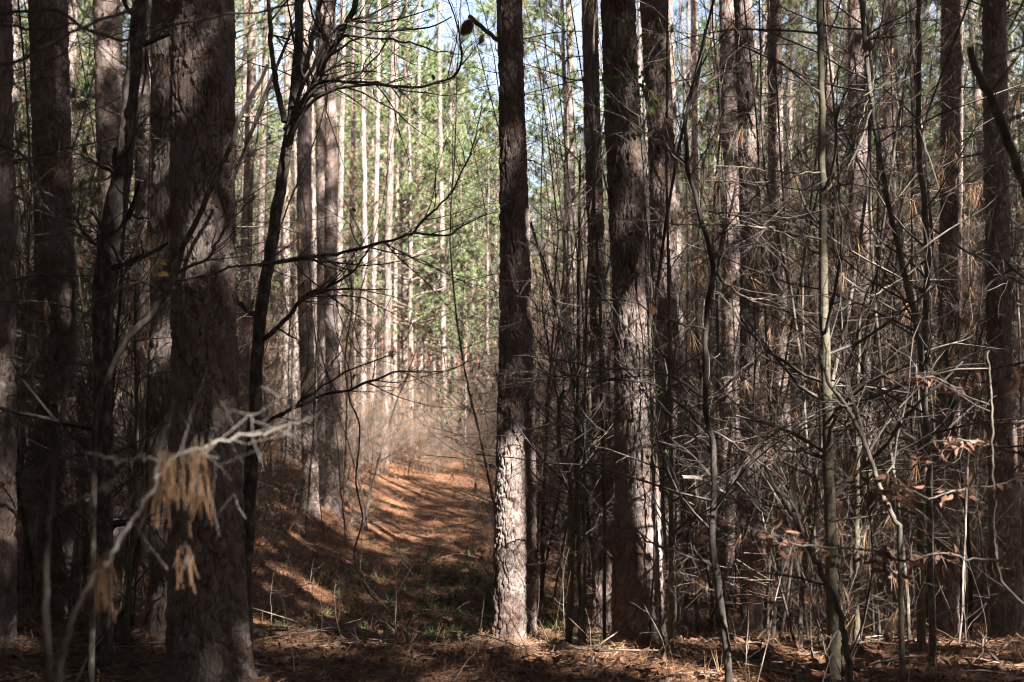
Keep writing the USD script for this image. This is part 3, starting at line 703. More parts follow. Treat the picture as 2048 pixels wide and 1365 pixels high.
    1.02, 1, 1.9), (21.35, -12.69, 1.03, 0, 5.4), (-4.00, -8.91, 1.13, 0, 4.7), (29.05, 7.96, 0.96, 1, 5.8), (18.31, -2.98, 0.96, 1, 1.3), (28.11, -25.69, 0.93, 1, 2.3), (2.91, -8.03, 1.15, 1, 1.0), (16.41, -24.45, 1.05, 1, 5.9),
    (29.99, -10.33, 1.12, 1, 1.5), (14.92, -12.30, 0.95, 0, 4.6), (18.87, -11.85, 1.00, 0, 0.2), (9.80, -23.64, 0.96, 1, 4.2), (22.59, -0.48, 1.03, 0, 3.2), (13.43, -24.54, 1.09, 0, 0.3), (16.63, -4.41, 0.90, 0, 0.3), (19.70, -9.69,
    1.04, 1, 5.4), (0.75, -8.83, 1.02, 1, 3.2), (9.94, -18.68, 0.92, 1, 1.3), (7.23, 1.21, 1.11, 0, 6.1)]
rows = [(x, y, terrain(x, y, False) - 0.05, a, sc, j) for x, y, sc, j, a in BEHIND]
for x, y in behind:
    if -5 < x < 31 and y < 9:
        continue
    j = int(g.choice(2)); s = g.uniform(0.9, 1.15)
    _, zc, H, spr = PINES[DENSE[j]]
    if shades(x, y, zc * s, H * s, spr * s) > 1:
        continue
    rows.append((x, y, terrain(x, y, False) - 0.05, g.uniform(0, 6.28), s, j))
g3 = np.random.default_rng(31)
for yy in np.arange(-30, 14, 3.0):            # unseen stand on the left, placed to cut sky light on the foreground
    for xx in np.arange(-30, -4, 3.0):
        x, y = xx + g3.normal(0, 0.6), yy + g3.normal(0, 0.6)
        if y > 1 and x / y > -0.56 or np.hypot(x, y) < 4:
            continue
        rows.append((x, y, terrain(x, y, False) - 0.05, g3.uniform(0, 6.28), g3.uniform(0.85, 1.1), int(g3.integers(2))))
for k in range(110):  # unseen outer ring of pines, placed to block low sky light
    a = g.uniform(math.radians(38), math.radians(322)); r = g.uniform(20, 52)
    x, y = math.sin(a) * r, math.cos(a) * r
    sc = g.uniform(1.1, 1.6)
    if y > 1 and abs(x) / y < 0.62 or shades(x, y, 4 * sc, 12 * sc, 2.2 * sc) > 1:
        continue
    rows.append((x, y, terrain(x, y, False) - 0.05, g.uniform(0, 6.28), sc, 2))
instancer('surrounding_forest', [PINES[j][0] for j in DENSE], rows, 'unseen pine forest around and behind the viewer, placed to shade the foreground', 'forest')
rows = []
for yy in np.arange(62, 150, 4.0):
    for xx in np.arange(-0.62 * yy, 0.62 * yy, 3.6):
        x, y = xx + g.normal(0, 0.8), yy + g.normal(0, 0.9)
        px = 1024 + F * x / y
        if 925 < px < 1085 or (600 < px < 940 and y < 120):     # the sky gap, and the young stand in front of it
            continue
        rows.append((x, y, terrain(x, y, False) - 0.05, g.uniform(0, 6.28), g.uniform(0.85, 1.2), int(g.choice(2))))
instancer('far_forest', [PINES[j][0] for j in (4, 5)], rows, 'far mass of green topped pines closing off the view', 'forest')

# young pines with green low down
GAP_GREEN = []
for k in range(36):
    px_, d_ = 600 + (k * 0.618 % 1) * 440, 56 + (k * 0.7548 % 1) * 40
    open_sky = 915 < px_ < 1000 or 1035 < px_
    GAP_GREEN.append((px_, d_, 10, 1.08 if open_sky else 1.5 + 0.15 * (k * 0.441 % 1), px_))
for k in range(15):
    px_, d_ = 672 + (k * 0.618 % 1) * 318, 44 + (k * 0.7548 % 1) * 12
    GAP_GREEN.append((px_, d_, 10, 0.85 + 0.35 * (k * 0.441 % 1) - (0.25 if px_ > 925 else 0), px_))
GAP_GREEN = tuple((px_, d_, j_, s_, f'pale green pine in the sunlit gap, {ORD(k)} from the left') for k, (px_, d_, j_, s_, _) in enumerate(sorted(GAP_GREEN)))
for px, d, j, s, lab in ((1128, 23, 9, 1.0, 'young pine with dark green needles right of the lone middle pine'), (930, 34, 8, 0.5, 'small bright green pine at the edge of the sunlit track'),
                         (1010, 52, 8, 0.9, 'small green pine far behind the lone middle pine'), (1530, 26, 9, 1.05, 'green young pine glimpsed right of the leaning pine'),
                         (1800, 30, 9, 1.1, 'green young pine deep in the right hand thicket'), (820, 58, 9, 1.15, 'pale green young pine far back in the sunlit gap'),
                         (760, 66, 9, 1.2, 'pale green young pine farthest back above the needle bank'), (900, 62, 9, 1.2, 'light green young pine beyond the end of the track'),
                         (1440, 34, 9, 1.1, 'green young pine glimpsed left of the leaning pine'), (60, 12, 8, 0.6, 'dark little pine low at the left edge in shade')) + GAP_GREEN:
    place('young_pine', PINES[j][0], float((px - 1024) / F * d), d, lab, 'young pine', None, float(g.uniform(0, 360)), s)

# ------------------------------------------------------------------ undergrowth
g = np.random.default_rng(77)
cand = []
for d in np.arange(6.8, 30, 0.62):
    half = 0.47 * d
    n = int(2 * half * 0.62 * 2.3)
    for x in g.uniform(-half, half, n):
        y = d + g.uniform(0, 0.62)
        px = 1024 + F * x / y
        gap = 500 < px < 1000
        if px > 1000 and y < 9.2 and g.uniform() < 0.72:
            continue
        if gap and y < 17:
            continue
        if gap and 740 < px and y < 33:
            continue
        if px < 520 and y < 7.6:
            continue
        if gap and g.uniform() < 0.45:
            continue
        if np.min(np.hypot(HAND_XY[:, 0] - x, HAND_XY[:, 1] - y)) < 0.25:
            continue
        cand.append((x, y, px))
MARKS = [(97, 'the stout purplish pine'), (215, 'the crooked hardwood'), (410, 'the massive plated pine'), (530, 'the forked hardwood'), (664, 'the pale footed pine'), (1027, 'the lone middle pine'), (1199, 'the grey pine'),
         (1262, 'the vine clad pine'), (1328, 'the mottled pine'), (1420, 'the crooked sapling'), (1462, 'the leaning pine'), (1560, 'the half lit pine'), (1652, 'the smooth sapling'), (1721, 'the brown pine'), (1899, 'the white striped pine'), (2000, 'the broad footed pine')]
seen_labels = {}
cand.sort(key=lambda t: t[1])
rows = []
for n_, (x, y, px) in enumerate(cand):
    j = int(g.choice(12)); s = g.uniform(0.75, 1.15)
    if px > 1040 and j % 4 == 3 and g.uniform() < 0.7:
        j = int(g.choice([0, 1, 2, 4, 5, 6, 8, 9, 10]))
    if j % 4 == 2 and 0 < x < 16 and y > 17:
        j -= 2
    if n_ < 285 and -40 < px < 2090:
        ln = (float(g.normal(0, 4)), float(g.normal(0, 4)))
        marks = sorted((abs(px - m_[0]), m_) for m_ in MARKS)[0][1]
        look = ('short slim sapling', 'tall slim sapling', 'tall pole sapling', 'many stemmed bush')[j % 4]
        lean_ = 'leaning right' if ln[1] > 2.5 else 'leaning left' if ln[1] < -2.5 else 'upright'
        straw_ = 'with caught straw' if j % 3 != 1 else 'bare'
        lab = f"{straw_ if straw_ == 'bare' else ''} {lean_} {look} {'' if straw_ == 'bare' else straw_} {'left' if px < marks[0] else 'right'} of {marks[1]}".split()
        lab = ' '.join(lab); seen_labels[lab] = seen_labels.get(lab, 0) + 1; k = seen_labels[lab]
        if k > 1:
            lab += f', {ORD(k - 1)} nearest'
        place('bare_sapling', BRUSH[j][0], x, y, lab, 'sapling', 'bare saplings of the undergrowth', float(g.uniform(0, 360)), s, ln)
    else:
        rows.append((x, y, terrain(x, y, False) - 0.03, g.uniform(0, 6.28), s, j % 8))
for d in np.arange(30, 88, 1.6):
    half = 0.5 * d
    for x in g.uniform(-half, half, int(2 * half * 1.6 * 0.38)):
        y = d + g.uniform(0, 1.6); px = 1024 + F * x / y
        if 850 < px < 1000 and y < 32:
            continue
        j = int(g.choice(8)) if not 560 < px < 1010 else int(g.choice([0, 3, 4, 7, 3, 7]))
        rows.append((x, y, terrain(x, y, False) - 0.03, g.uniform(0, 6.28), g.uniform(0.8, 1.25) if not 560 < px < 1010 else g.uniform(0.7, 1.0), j))
for d in np.arange(31, 60, 1.2):
    for px in g.uniform(560, 1010, int(d * 0.11)):
        y = d + g.uniform(0, 1.2); x = (px - 1024) / F * y
        if px > 860 and y < 32:
            continue
        rows.append((x, y, terrain(x, y, False) - 0.03, g.uniform(0, 6.28), g.uniform(0.7, 1.1), int(g.choice([0, 3, 7, 7, 4, 3]))))
instancer('undergrowth', [b[0] for b in BRUSH[:8]], rows, 'tangled bare twigs of the farther undergrowth', 'undergrowth')

# slim straight stems of the right and left thickets
SLIM = []
for n_ in range(4):
    g = np.random.default_rng(780 + n_)
    path = f'/World/Kinds/slim_kind_{n_:03d}'
    UsdGeom.Xform.Define(stage, path)
    H = g.uniform(7, 10)
    P = grow(np.zeros((1, 3)), np.array([[g.normal(0, 0.04), g.normal(0, 0.04), 1]]), H, 24, 0.035, 0.03, g)
    R = g.uniform(0.010, 0.018) * np.linspace(1, 0.3, 24)[None]
    part(path, 'stem', tubes(P, R, 7), ('smooth_bark', 'hardwood_bark', 'dark_bark', 'far_bark')[n_])
    Q, RQ = shoots(P, R, 24, g, 0.3, 1.3, k=6, wob=0.15, up=0.04, tmin=0.12, rs=0.32, lo=0.8, hi=1.4, taper=0.2)
    S, RS = shoots(Q, RQ, 5, g, 0.12, 0.5, k=4, wob=0.22, up=0.0, rs=0.65)
    part(path, 'branches', MB().add(*tubes(Q, RQ, 4)).add(*tubes(S, RS, 3)).mesh(), 'twig', smooth=False)
    SLIM.append(path)
g = np.random.default_rng(404)
for k in range(96):
    px = g.uniform(1065, 2050) if k < 72 else g.uniform(10, 330)
    y = g.uniform(7.6, 15) if k % 3 else g.uniform(15, 24)
    x = float((px - 1024) / F * y)
    if np.min(np.hypot(HAND_XY[:, 0] - x, HAND_XY[:, 1] - y)) < 0.3:
        continue
    j = int(g.integers(4))
    marks = sorted((abs(px - m_[0]), m_) for m_ in MARKS)[0][1]
    lab = f"{('smooth olive', 'mottled grey', 'dark', 'rough brown')[j]} slim straight stem {'left' if px < marks[0] else 'right'} of {marks[1]}"
    seen_labels[lab] = seen_labels.get(lab, 0) + 1
    if seen_labels[lab] > 1:
        lab += f', {ORD(seen_labels[lab] - 1)} of them'
    place('slim_sapling', SLIM[j], x, y, lab, 'sapling', 'slim stems in the thicket', float(g.uniform(0, 360)), float(g.uniform(0.8, 1.2)), (float(g.normal(0, 2)), float(g.normal(0, 2))))

# ------------------------------------------------------------------ hardwoods and saplings drawn from the photograph, each with its own distance


def limb3(px, d0, d1, n=26, wob=0.006, g=None):
    """Photo polyline -> points; the distance runs from d0 to d1 along it."""
    a = smooth_line(px, n)
    p = at(a[:, 0], a[:, 1], np.linspace(d0, d1, n))
    if g is not None:
        q = g.normal(0, wob, (n, 3)); q[0] = 0
        p = p + (q + np.roll(q, 1, 0)) * 0.5
    return p


def hardwood(name, label, cat, stem, d, w, bark, limbs=(), twigs=0, tw=(0.3, 1.0), sub=3, seed=0, group=None, d_top=None, twig_mat='dark_twig', root=True):
    """stem: photo polyline from the top down, standing at distance d; limbs: (polyline, d0, d1, w0, w1, twigs)."""
    g = np.random.default_rng(3000 + seed)
    if 'sapling' in name and d > 4.4 and twigs:
        twigs, tw = int(twigs * 1.8), (tw[0], tw[1] * 1.5)
    line = limb3(stem, d_top or d, d, 60, 0.004, g)[::-1]
    ww = np.interp(np.linspace(0, 1, 60), np.linspace(0, 1, len(w)), w[::-1]) / 2 / F * d
    if root:
        b = line[0]
        gz = float(terrain(b[0], b[1], False)) - 0.05
        if b[2] > gz + 0.02:
            n = max(3, int((b[2] - gz) / 0.12))
            low = b + (np.array([b[0] + (b[0] - line[5][0]) * 0.15, b[1], gz]) - b) * np.linspace(1, 0, n, endpoint=False)[:, None]
            line, ww = np.vstack([low, line]), np.r_[np.linspace(ww[0] * 1.25, ww[0], n), ww]
    base = line[0].copy()
    p = thing(name, label, cat, group, base)
    part(p, 'trunk' if max(w) > 22 else 'stem', tubes(line, ww * (1 + g.normal(0, 0.03, len(ww))), 10), bark, loc=base)
    extra = MB()
    for (pl, d0, d1, w0, w1, nt) in limbs:
        L = limb3(pl, d0, d1, 30, 0.006, g)
        R = np.linspace(w0 * 0.82 / 2 / F * d0, w1 * 0.7 / 2 / F * d1, 30)
        nt = int(nt * 1.5)
        part(p, 'limb', tubes(L, R * (1 + g.normal(0, 0.04, 30)), 7), bark, loc=base)
        if nt:
            Q, RQ = shoots(L[None], R[None], nt, g, tw[0], tw[1], 7, 0.14, 0.015, 0.12, 1.0, rs=0.5, lo=0.45, hi=1.15)
            extra.add(*tubes(Q, RQ, 4))
            S, RS = shoots(Q, RQ, sub, g, 0.12, 0.5, 5, 0.18, 0.0, rs=0.65, lo=0.4, hi=1.1)
            extra.add(*tubes(S, RS, 3))
            T, RT = shoots(S, RS, 2, g, 0.05, 0.22, 3, 0.2, 0.0, rs=0.7)
            extra.add(*tubes(T, RT, 3))
    if twigs:
        up = line[:, 2] > base[2] + 0.7
        Q, RQ = shoots(line[up][None], ww[up][None], twigs, g, tw[0], tw[1], 8, 0.13, 0.02, 0.0, 1.0, rs=0.4, lo=0.7, hi=1.4, taper=0.2)
        extra.add(*tubes(Q, RQ, 4))
        S, RS = shoots(Q, RQ, sub, g, 0.12, 0.55, 5, 0.18, 0.0, rs=0.65)
        extra.add(*tubes(S, RS, 3))
    if extra.v:
        part(p, 'twigs', extra.mesh(), twig_mat, smooth=False, loc=base)
    return p


hardwood('hardwood_tree', 'forked hardwood with mottled bark and long bare limbs reaching over the track', 'hardwood tree',
         [(600, -60), (597, 60), (588, 200), (575, 290), (550, 450), (530, 580), (515, 700), (508, 850), (500, 980), (490, 1120)], 7.0, (17, 19, 22, 24, 25, 27, 30), 'dark_bark', [
             ([(575, 290), (612, 200), (645, 130), (680, 70), (712, 5), (730, -60)], 7, 6.6, 20, 14, 7),
             ([(573, 260), (600, 170), (617, 110), (645, -20)], 7, 7.5, 16, 12, 5),
             ([(570, 245), (548, 130), (538, 20), (535, -50)], 7, 7.2, 16, 10, 5),
             ([(582, 250), (622, 140), (690, 50), (737, 60), (812, 62), (902, 37)], 6.9, 6.2, 11, 4, 9),
             ([(640, 165), (702, 72), (762, 78), (822, 88), (862, 100), (922, 110)], 6.8, 6.0, 9, 3, 9),
             ([(590, 240), (652, 162), (712, 165), (762, 167), (800, 195)], 6.9, 5.8, 10, 4, 8),
             ([(588, 260), (642, 190), (687, 175), (762, 170), (832, 175), (892, 160), (922, 140), (924, 100), (912, 40), (897, 0)], 6.9, 6.0, 10, 4, 10),
             ([(520, 530), (632, 512), (712, 502), (762, 485), (822, 470), (892, 472), (937, 445), (992, 425)], 6.9, 5.6, 11, 3, 12),
             ([(822, 470), (862, 425), (892, 400), (927, 340), (952, 270), (965, 215)], 6.1, 5.7, 6, 3, 10),
             ([(515, 690), (560, 650), (577, 630), (617, 590), (662, 570), (702, 545), (745, 480)], 6.9, 6.3, 13, 4, 9),
             ([(505, 850), (562, 830), (637, 797), (712, 777), (762, 755), (822, 745), (882, 742), (937, 720)], 6.8, 5.8, 10, 3, 10),
             ([(500, 860), (580, 820), (650, 770), (712, 735), (790, 710)], 6.8, 6.0, 8, 3, 8),
             ([(516, 640), (470, 600), (452, 590)], 7, 7.3, 16, 8, 4)], tw=(0.25, 0.95), sub=4, seed=1)
hardwood('hardwood_tree', 'dark crooked hardwood trunk leaning left of the massive plated pine', 'hardwood tree',
         [(290, -60), (282, 0), (262, 180), (246, 330), (226, 440), (212, 540), (205, 620), (207, 760), (208, 900), (203, 1100)], 6.6, (26, 30, 32, 44, 42, 36, 36, 40), 'dark_bark', [
             ([(212, 500), (180, 480), (150, 440), (120, 430)], 6.6, 6.0, 10, 4, 8), ([(240, 360), (200, 330), (130, 300)], 6.6, 6.2, 9, 3, 7)], tw=(0.25, 0.8), seed=2, twigs=8)
hardwood('leaning_sapling', 'mossy bent sapling slanting across the front of the massive plated pine', 'sapling',
         [(535, 130), (512, 175), (480, 235), (450, 320), (425, 370), (395, 440), (365, 500), (345, 560), (300, 630), (250, 685), (215, 760), (190, 860)], 5.3, (7, 9, 10, 11, 14, 14, 12, 11), 'dark_bark', [
             ([(352, 550), (420, 505), (470, 430), (512, 395)], 5.3, 5.5, 9, 4, 6), ([(155, 650), (210, 592), (275, 566), (360, 562), (425, 550), (460, 536), (520, 528), (632, 508)], 5.1, 5.7, 5, 8, 9)], tw=(0.2, 0.7), seed=3)
hardwood('smooth_sapling', 'smooth pale olive sapling, straight and unbranched low down, in front of the right thicket', 'sapling',
         [(1640, -60), (1640, 0), (1644, 250), (1645, 450), (1650, 680), (1658, 950), (1668, 1340)], 6.3, (12, 13, 17, 20, 23, 27), 'smooth_bark', [
             ([(1645, 290), (1680, 260), (1720, 200), (1790, 160)], 6.3, 6.6, 6, 2, 6), ([(1642, 345), (1600, 348), (1536, 340), (1420, 330)], 6.3, 6.0, 5, 2, 6), ([(1645, 400), (1700, 300), (1760, 120)], 6.3, 6.8, 6, 2, 6),
             ([(1648, 480), (1590, 470), (1536, 455), (1414, 452), (1324, 445), (1244, 437)], 6.3, 5.6, 6, 3, 8)], twigs=10, tw=(0.3, 0.9), seed=4)
hardwood('leaning_sapling', 'slender dark sapling leaning through the right thicket from upper left', 'sapling',
         [(1725, -40), (1731, 100), (1745, 220), (1756, 300), (1781, 425), (1808, 540), (1836, 665), (1850, 800), (1858, 960), (1862, 1200)], 6.8, (9, 10, 11, 12, 12, 13), 'hardwood_bark', [
             ([(1742, 220), (1700, 330), (1645, 420), (1560, 440)], 6.8, 6.6, 6, 3, 8), ([(1836, 660), (1780, 560), (1700, 470)], 6.8, 6.4, 6, 2, 6)], twigs=14, tw=(0.4, 1.2), seed=5)
hardwood('upright_sapling', 'upright thin sapling crossing the leaning dark sapling in the right thicket', 'sapling',
         [(1834, -60), (1838, 150), (1838, 300), (1850, 430), (1856, 520), (1850, 640), (1846, 800), (1840, 1000)], 7.4, (9, 10, 12, 12, 14), 'smooth_bark', [
             ([(1846, 440), (1896, 480), (1961, 520), (2011, 550), (2060, 575)], 7.4, 6.8, 7, 4, 8), ([(1855, 520), (1800, 560), (1725, 600), (1640, 640)], 7.4, 7.0, 6, 2, 8)], twigs=14, tw=(0.4, 1.2), seed=6)
hardwood('near_sapling', 'thick blurred branchlike stem arching down at the right edge, closest to the viewer', 'sapling',
         [(1940, 95), (1946, 125), (1966, 170), (1986, 210), (2016, 280), (2048, 370), (2075, 480), (2090, 700)], 4.0, (14, 18, 18, 17, 19), 'hardwood_bark', twigs=4, tw=(0.3, 0.6), seed=7)
hardwood('crooked_sapling', 'crooked black sapling zigzagging up the right of the thick vine clad pine', 'sapling',
         [(1410, 60), (1394, 160), (1371, 250), (1374, 325), (1394, 400), (1411, 475), (1426, 540), (1419, 590), (1411, 682), (1411, 807), (1424, 882), (1429, 957), (1424, 1082), (1434, 1157), (1449, 1272), (1456, 1345)], 6.0, (6, 8, 9, 10, 11, 13, 15, 16), 'dark_twig', [
             ([(1411, 800), (1360, 765), (1300, 742), (1200, 735), (1100, 718), (1024, 712)], 6.0, 5.4, 7, 3, 9), ([(1424, 880), (1350, 800), (1299, 767), (1209, 760), (1110, 752), (1024, 757)], 6, 5.4, 7, 3, 9),
             ([(1424, 862), (1474, 892), (1549, 947), (1600, 990)], 6, 6.3, 7, 4, 6), ([(1424, 1132), (1374, 1112), (1304, 1087), (1264, 1057), (1204, 1052)], 6, 5.6, 8, 3, 7),
             ([(1415, 660), (1330, 640), (1240, 600), (1150, 610), (1060, 560)], 6, 5.7, 6, 2, 9), ([(1378, 330), (1320, 290), (1250, 240), (1180, 220)], 6, 5.6, 5, 2, 8),
             ([(1400, 420), (1470, 430), (1536, 455), (1590, 480), (1640, 495)], 6, 6.0, 6, 2, 7), ([(1426, 540), (1480, 590), (1560, 620), (1650, 680)], 6, 6.2, 6, 2, 7), ([(1385, 200), (1440, 150), (1536, 120)], 6, 6.4, 5, 2, 7)], twigs=8, tw=(0.3, 1.0), sub=4, seed=8)
hardwood('forked_sapling', 'short forked sapling standing between the lone middle pine and the grey pine', 'sapling',
         [(1128, 780), (1119, 810), (1116, 872), (1130, 930), (1141, 967), (1142, 1082), (1137, 1290)], 8.0, (7, 9, 12, 14, 15), 'smooth_bark', [
             ([(1141, 965), (1165, 945), (1200, 915), (1212, 840)], 8, 8.2, 8, 3, 7), ([(1119, 810), (1098, 700), (1085, 600), (1090, 480)], 8, 8.2, 6, 2, 9)], twigs=6, tw=(0.3, 0.9), seed=9)
hardwood('upright_sapling', 'thin straight sapling in front of the grey pine trunk', 'sapling',
         [(1160, 300), (1157, 600), (1156, 800), (1155, 1000), (1160, 1200)], 8.6, (4, 6, 8, 9), 'smooth_bark', twigs=22, tw=(0.3, 1.0), seed=10)
hardwood('upright_sapling', 'thin straight sapling against the foot of the thick vine clad pine', 'sapling',
         [(1338, 500), (1340, 700), (1342, 900), (1341, 1300)], 7.0, (5, 8, 10, 11), 'smooth_bark', twigs=12, tw=(0.3, 0.8), seed=11)
hardwood('leaning_sapling', 'dark blurred stem slanting down through the lower right thicket', 'sapling',
         [(1640, 700), (1656, 760), (1706, 832), (1736, 907), (1766, 992), (1796, 1052)], 5.2, (5, 8, 9, 10), 'hardwood_bark', [([(1700, 820), (1620, 770), (1540, 720)], 5.2, 5.0, 5, 2, 6)], twigs=6, tw=(0.3, 0.8), seed=12)
hardwood('leaning_sapling', 'bluish dark stem curving from the leaf sprays to the lower right foreground', 'sapling',
         [(1530, 930), (1540, 955), (1576, 1012), (1611, 1082), (1651, 1162), (1681, 1232), (1701, 1365)], 4.6, (6, 11, 13, 14), 'hardwood_bark', twigs=5, tw=(0.3, 0.7), seed=13)
hardwood('upright_sapling', 'long grey curving stem down the right edge beside the leaf sprays', 'sapling',
         [(1975, 700), (1981, 782), (1986, 907), (1988, 1057), (2001, 1157), (2048, 1207)], 5.0, (4, 5, 6, 6), 'hardwood_bark', twigs=5, tw=(0.3, 0.7), seed=14)
hardwood('upright_sapling', 'pair of slim grey stems rising to the right of the smooth pale sapling', 'sapling',
         [(1720, 640), (1716, 800), (1714, 1000), (1712, 1300)], 7.6, (5, 9, 11, 12), 'smooth_bark', [([(1712, 1200), (1745, 1000), (1760, 820)], 7.6, 7.8, 9, 5, 4)], twigs=10, tw=(0.3, 0.9), seed=15)
hardwood('young_hardwood', 'lichen grey hardwood at the left edge whose pale limbs cross the top corner', 'hardwood tree',
         [(-200, -100), (-190, 300), (-180, 800), (-180, 1300)], 3.6, (34, 38, 42), 'hardwood_bark', [
             ([(-190, 70), (0, 27), (95, 20), (150, 48), (200, 68), (250, 78), (300, 68), (360, 50), (425, 35), (512, 25), (600, 5)], 3.6, 4.4, 12, 6, 6),
             ([(-190, 210), (0, 132), (50, 112), (125, 75), (200, 42), (280, 7), (330, -40)], 3.6, 3.6, 12, 8, 3),
             ([(-190, 80), (0, 58), (95, 55), (150, 50)], 3.6, 3.9, 11, 7, 3), ([(-185, 240), (-20, 285), (40, 300), (75, 350), (95, 390), (135, 475), (155, 530), (150, 625), (148, 720)], 3.4, 2.9, 10, 5, 3),
             ([(-185, 330), (0, 285), (20, 215), (70, 190)], 3.5, 3.4, 9, 4, 3)], tw=(0.15, 0.5), seed=16)
hardwood('near_sapling', 'pale dead stem with hanging brown needles slanting across the lower left foreground', 'sapling',
         [(345, 800), (330, 870), (315, 925), (315, 962), (292, 1002), (247, 1072), (212, 1122), (162, 1202), (132, 1282), (112, 1420)], 2.4, (6, 8, 10, 12, 13), 'pale_twig', [
             ([(312, 960), (340, 915), (400, 895), (450, 880), (512, 868), (640, 825)], 2.4, 2.7, 8, 4, 3), ([(330, 905), (260, 925), (200, 912), (165, 905)], 2.4, 2.3, 5, 3, 1)], tw=(0.06, 0.22), sub=2, seed=17, twig_mat='pale_twig', d_top=2.6)
hardwood('near_sapling', 'dark out of focus stem rising through the lower left foreground', 'sapling',
         [(150, 560), (140, 700), (118, 860), (100, 1000), (95, 1200), (100, 1400)], 2.7, (7, 10, 13, 15), 'dark_twig', [([(110, 900), (60, 960), (0, 970)], 2.7, 2.5, 6, 3, 3), ([(118, 850), (75, 840), (0, 830)], 2.7, 2.6, 5, 3, 3)], tw=(0.1, 0.3), seed=18)
hardwood('upright_sapling', 'slim grey green stem with lit side left of the massive plated pine', 'sapling',
         [(270, 560), (272, 700), (274, 880), (265, 1060), (255, 1200)], 7.4, (5, 7, 8, 10), 'smooth_bark', twigs=14, tw=(0.3, 0.9), seed=19)
hardwood('upright_sapling', 'pale weathered stem between the stout purplish pine and the dark crooked hardwood', 'sapling',
         [(196, 480), (199, 600), (202, 720), (204, 900), (212, 1160)], 7.0, (6, 9, 11, 13), 'smooth_bark', twigs=12, tw=(0.3, 0.9), seed=20)
hardwood('vine_stem', 'thin dark vine hanging in a slack curve over the needle bank', 'vine',
         [(690, 520), (705, 600), (690, 720), (700, 800), (720, 860), (712, 960), (725, 1040), (708, 1110), (720, 1150), (740, 1190), (758, 1202)], 10.5, (2.5, 3, 3.5, 4), 'twig', seed=21, root=False)

# fallen or broken pale limbs
for n_, (pl, d0, d1, w0, w1, lab) in enumerate((
        ([(1364, 955), (1400, 958), (1444, 982), (1474, 1002), (1496, 1027)], 8.6, 8.8, 9, 7, 'bright white broken branch arching between the mottled pine and dark pine'),
        ([(1514, 722), (1474, 752), (1444, 777), (1414, 802)], 9.2, 9.6, 8, 4, 'sunlit dead branch with twigs left of the dark pine beside the leaning pine'),
        ([(1762, 1160), (1790, 1148), (1800, 1140)], 8, 8.2, 8, 5, 'short pale broken stick in the lower right thicket'),
        ([(748, 1302), (760, 1290), (774, 1280)], 8.4, 8.4, 9, 4, 'pale stick sticking up from the needles in the foreground'),
        ([(937, 32), (965, 55), (1000, 84)], 8.0, 8.0, 9, 9, 'broken limb stub on the upper left of the lone middle pine'))):
    g = np.random.default_rng(4000 + n_)
    L = limb3(pl, d0, d1, 16, 0.004, g); R = np.linspace(w0 / 2 / F * d0, w1 / 2 / F * d1, 16)
    p = thing('broken_branch', lab, 'branch', loc=L[0])
    part(p, 'wood', tubes(L, R, 7), 'pale_twig' if n_ < 4 else 'hardwood_bark', loc=L[0])
    if n_ < 2:
        Q, RQ = shoots(L[None], R[None], 7, g, 0.1, 0.45, 5, 0.25, 0)
        part(p, 'twigs', tubes(Q, RQ, 3), 'pale_twig', smooth=False, loc=L[0])

# ------------------------------------------------------------------ dead leaf sprays, single leaves, needle bundles, vine
g = np.random.default_rng(55)


def spray(label, pl, d0, d1, n, size, seed):
    g = np.random.default_rng(5000 + seed)
    L = limb3(pl, d0, d1, 30, 0.006, g); R = np.linspace(4, 2, 30) / 2 / F * d0
    p = thing('leafy_branch', label, 'branch', loc=L[0])
    part(p, 'twig', tubes(L, R, 5), 'dark_twig', loc=L[0])
    Q, RQ = shoots(L[None], R[None], max(4, n // 4), g, 0.08, 0.28, 5, 0.2, 0.0, 0.05, 1.0)
    part(p, 'side_twigs', tubes(Q, RQ, 3), 'dark_twig', smooth=False, loc=L[0])
    allp = np.vstack([L, Q[:, 2:].reshape(-1, 3)])
    for _ in range(int(n * 1.5)):
        c = allp[g.integers(len(allp))] + g.normal(0, 0.008, 3)
        d = norm(g.normal(0, 0.6, 3) + [0, 0, -0.55])
        part(p, 'leaf', leaf(c, d, norm(g.normal(0, 1, 3)), size * g.uniform(0.45, 1.1), size * g.uniform(0.25, 0.45), g, 0.9), 'dry_leaf', loc=L[0])


spray('low spray of curled copper leaves reaching left across the dark pine', [(1830, 1130), (1750, 1102), (1690, 1098), (1640, 1095), (1540, 1070), (1450, 1045), (1360, 1040)], 4.6, 4.0, 60, 0.062, 1)
spray('thick spray of brown leaves in the right thicket, above the low copper spray', [(2048, 955), (1980, 970), (1920, 978), (1860, 995), (1800, 978), (1725, 978)], 5.0, 4.6, 60, 0.062, 2)
spray('spray of brown leaves highest on the right, below the white striped pine', [(2080, 760), (2000, 765), (1950, 782), (1850, 755), (1770, 762)], 5.4, 5.0, 40, 0.06, 3)
spray('scattered brown leaves on a twig at the right edge above the thick brown spray', [(2080, 900), (2048, 905), (1960, 885), (1900, 880), (1820, 905)], 5.2, 4.8, 36, 0.06, 4)
spray('drooping brown leaves right of the low copper spray near the foreground', [(2000, 1120), (1940, 1120), (1880, 1105), (1820, 1125), (1790, 1190)], 4.8, 4.5, 26, 0.062, 5)
spray('few brown leaves on a twig low in the middle of the right thicket', [(2080, 830), (1980, 850), (1900, 820), (1830, 850)], 6.0, 5.6, 24, 0.06, 6)

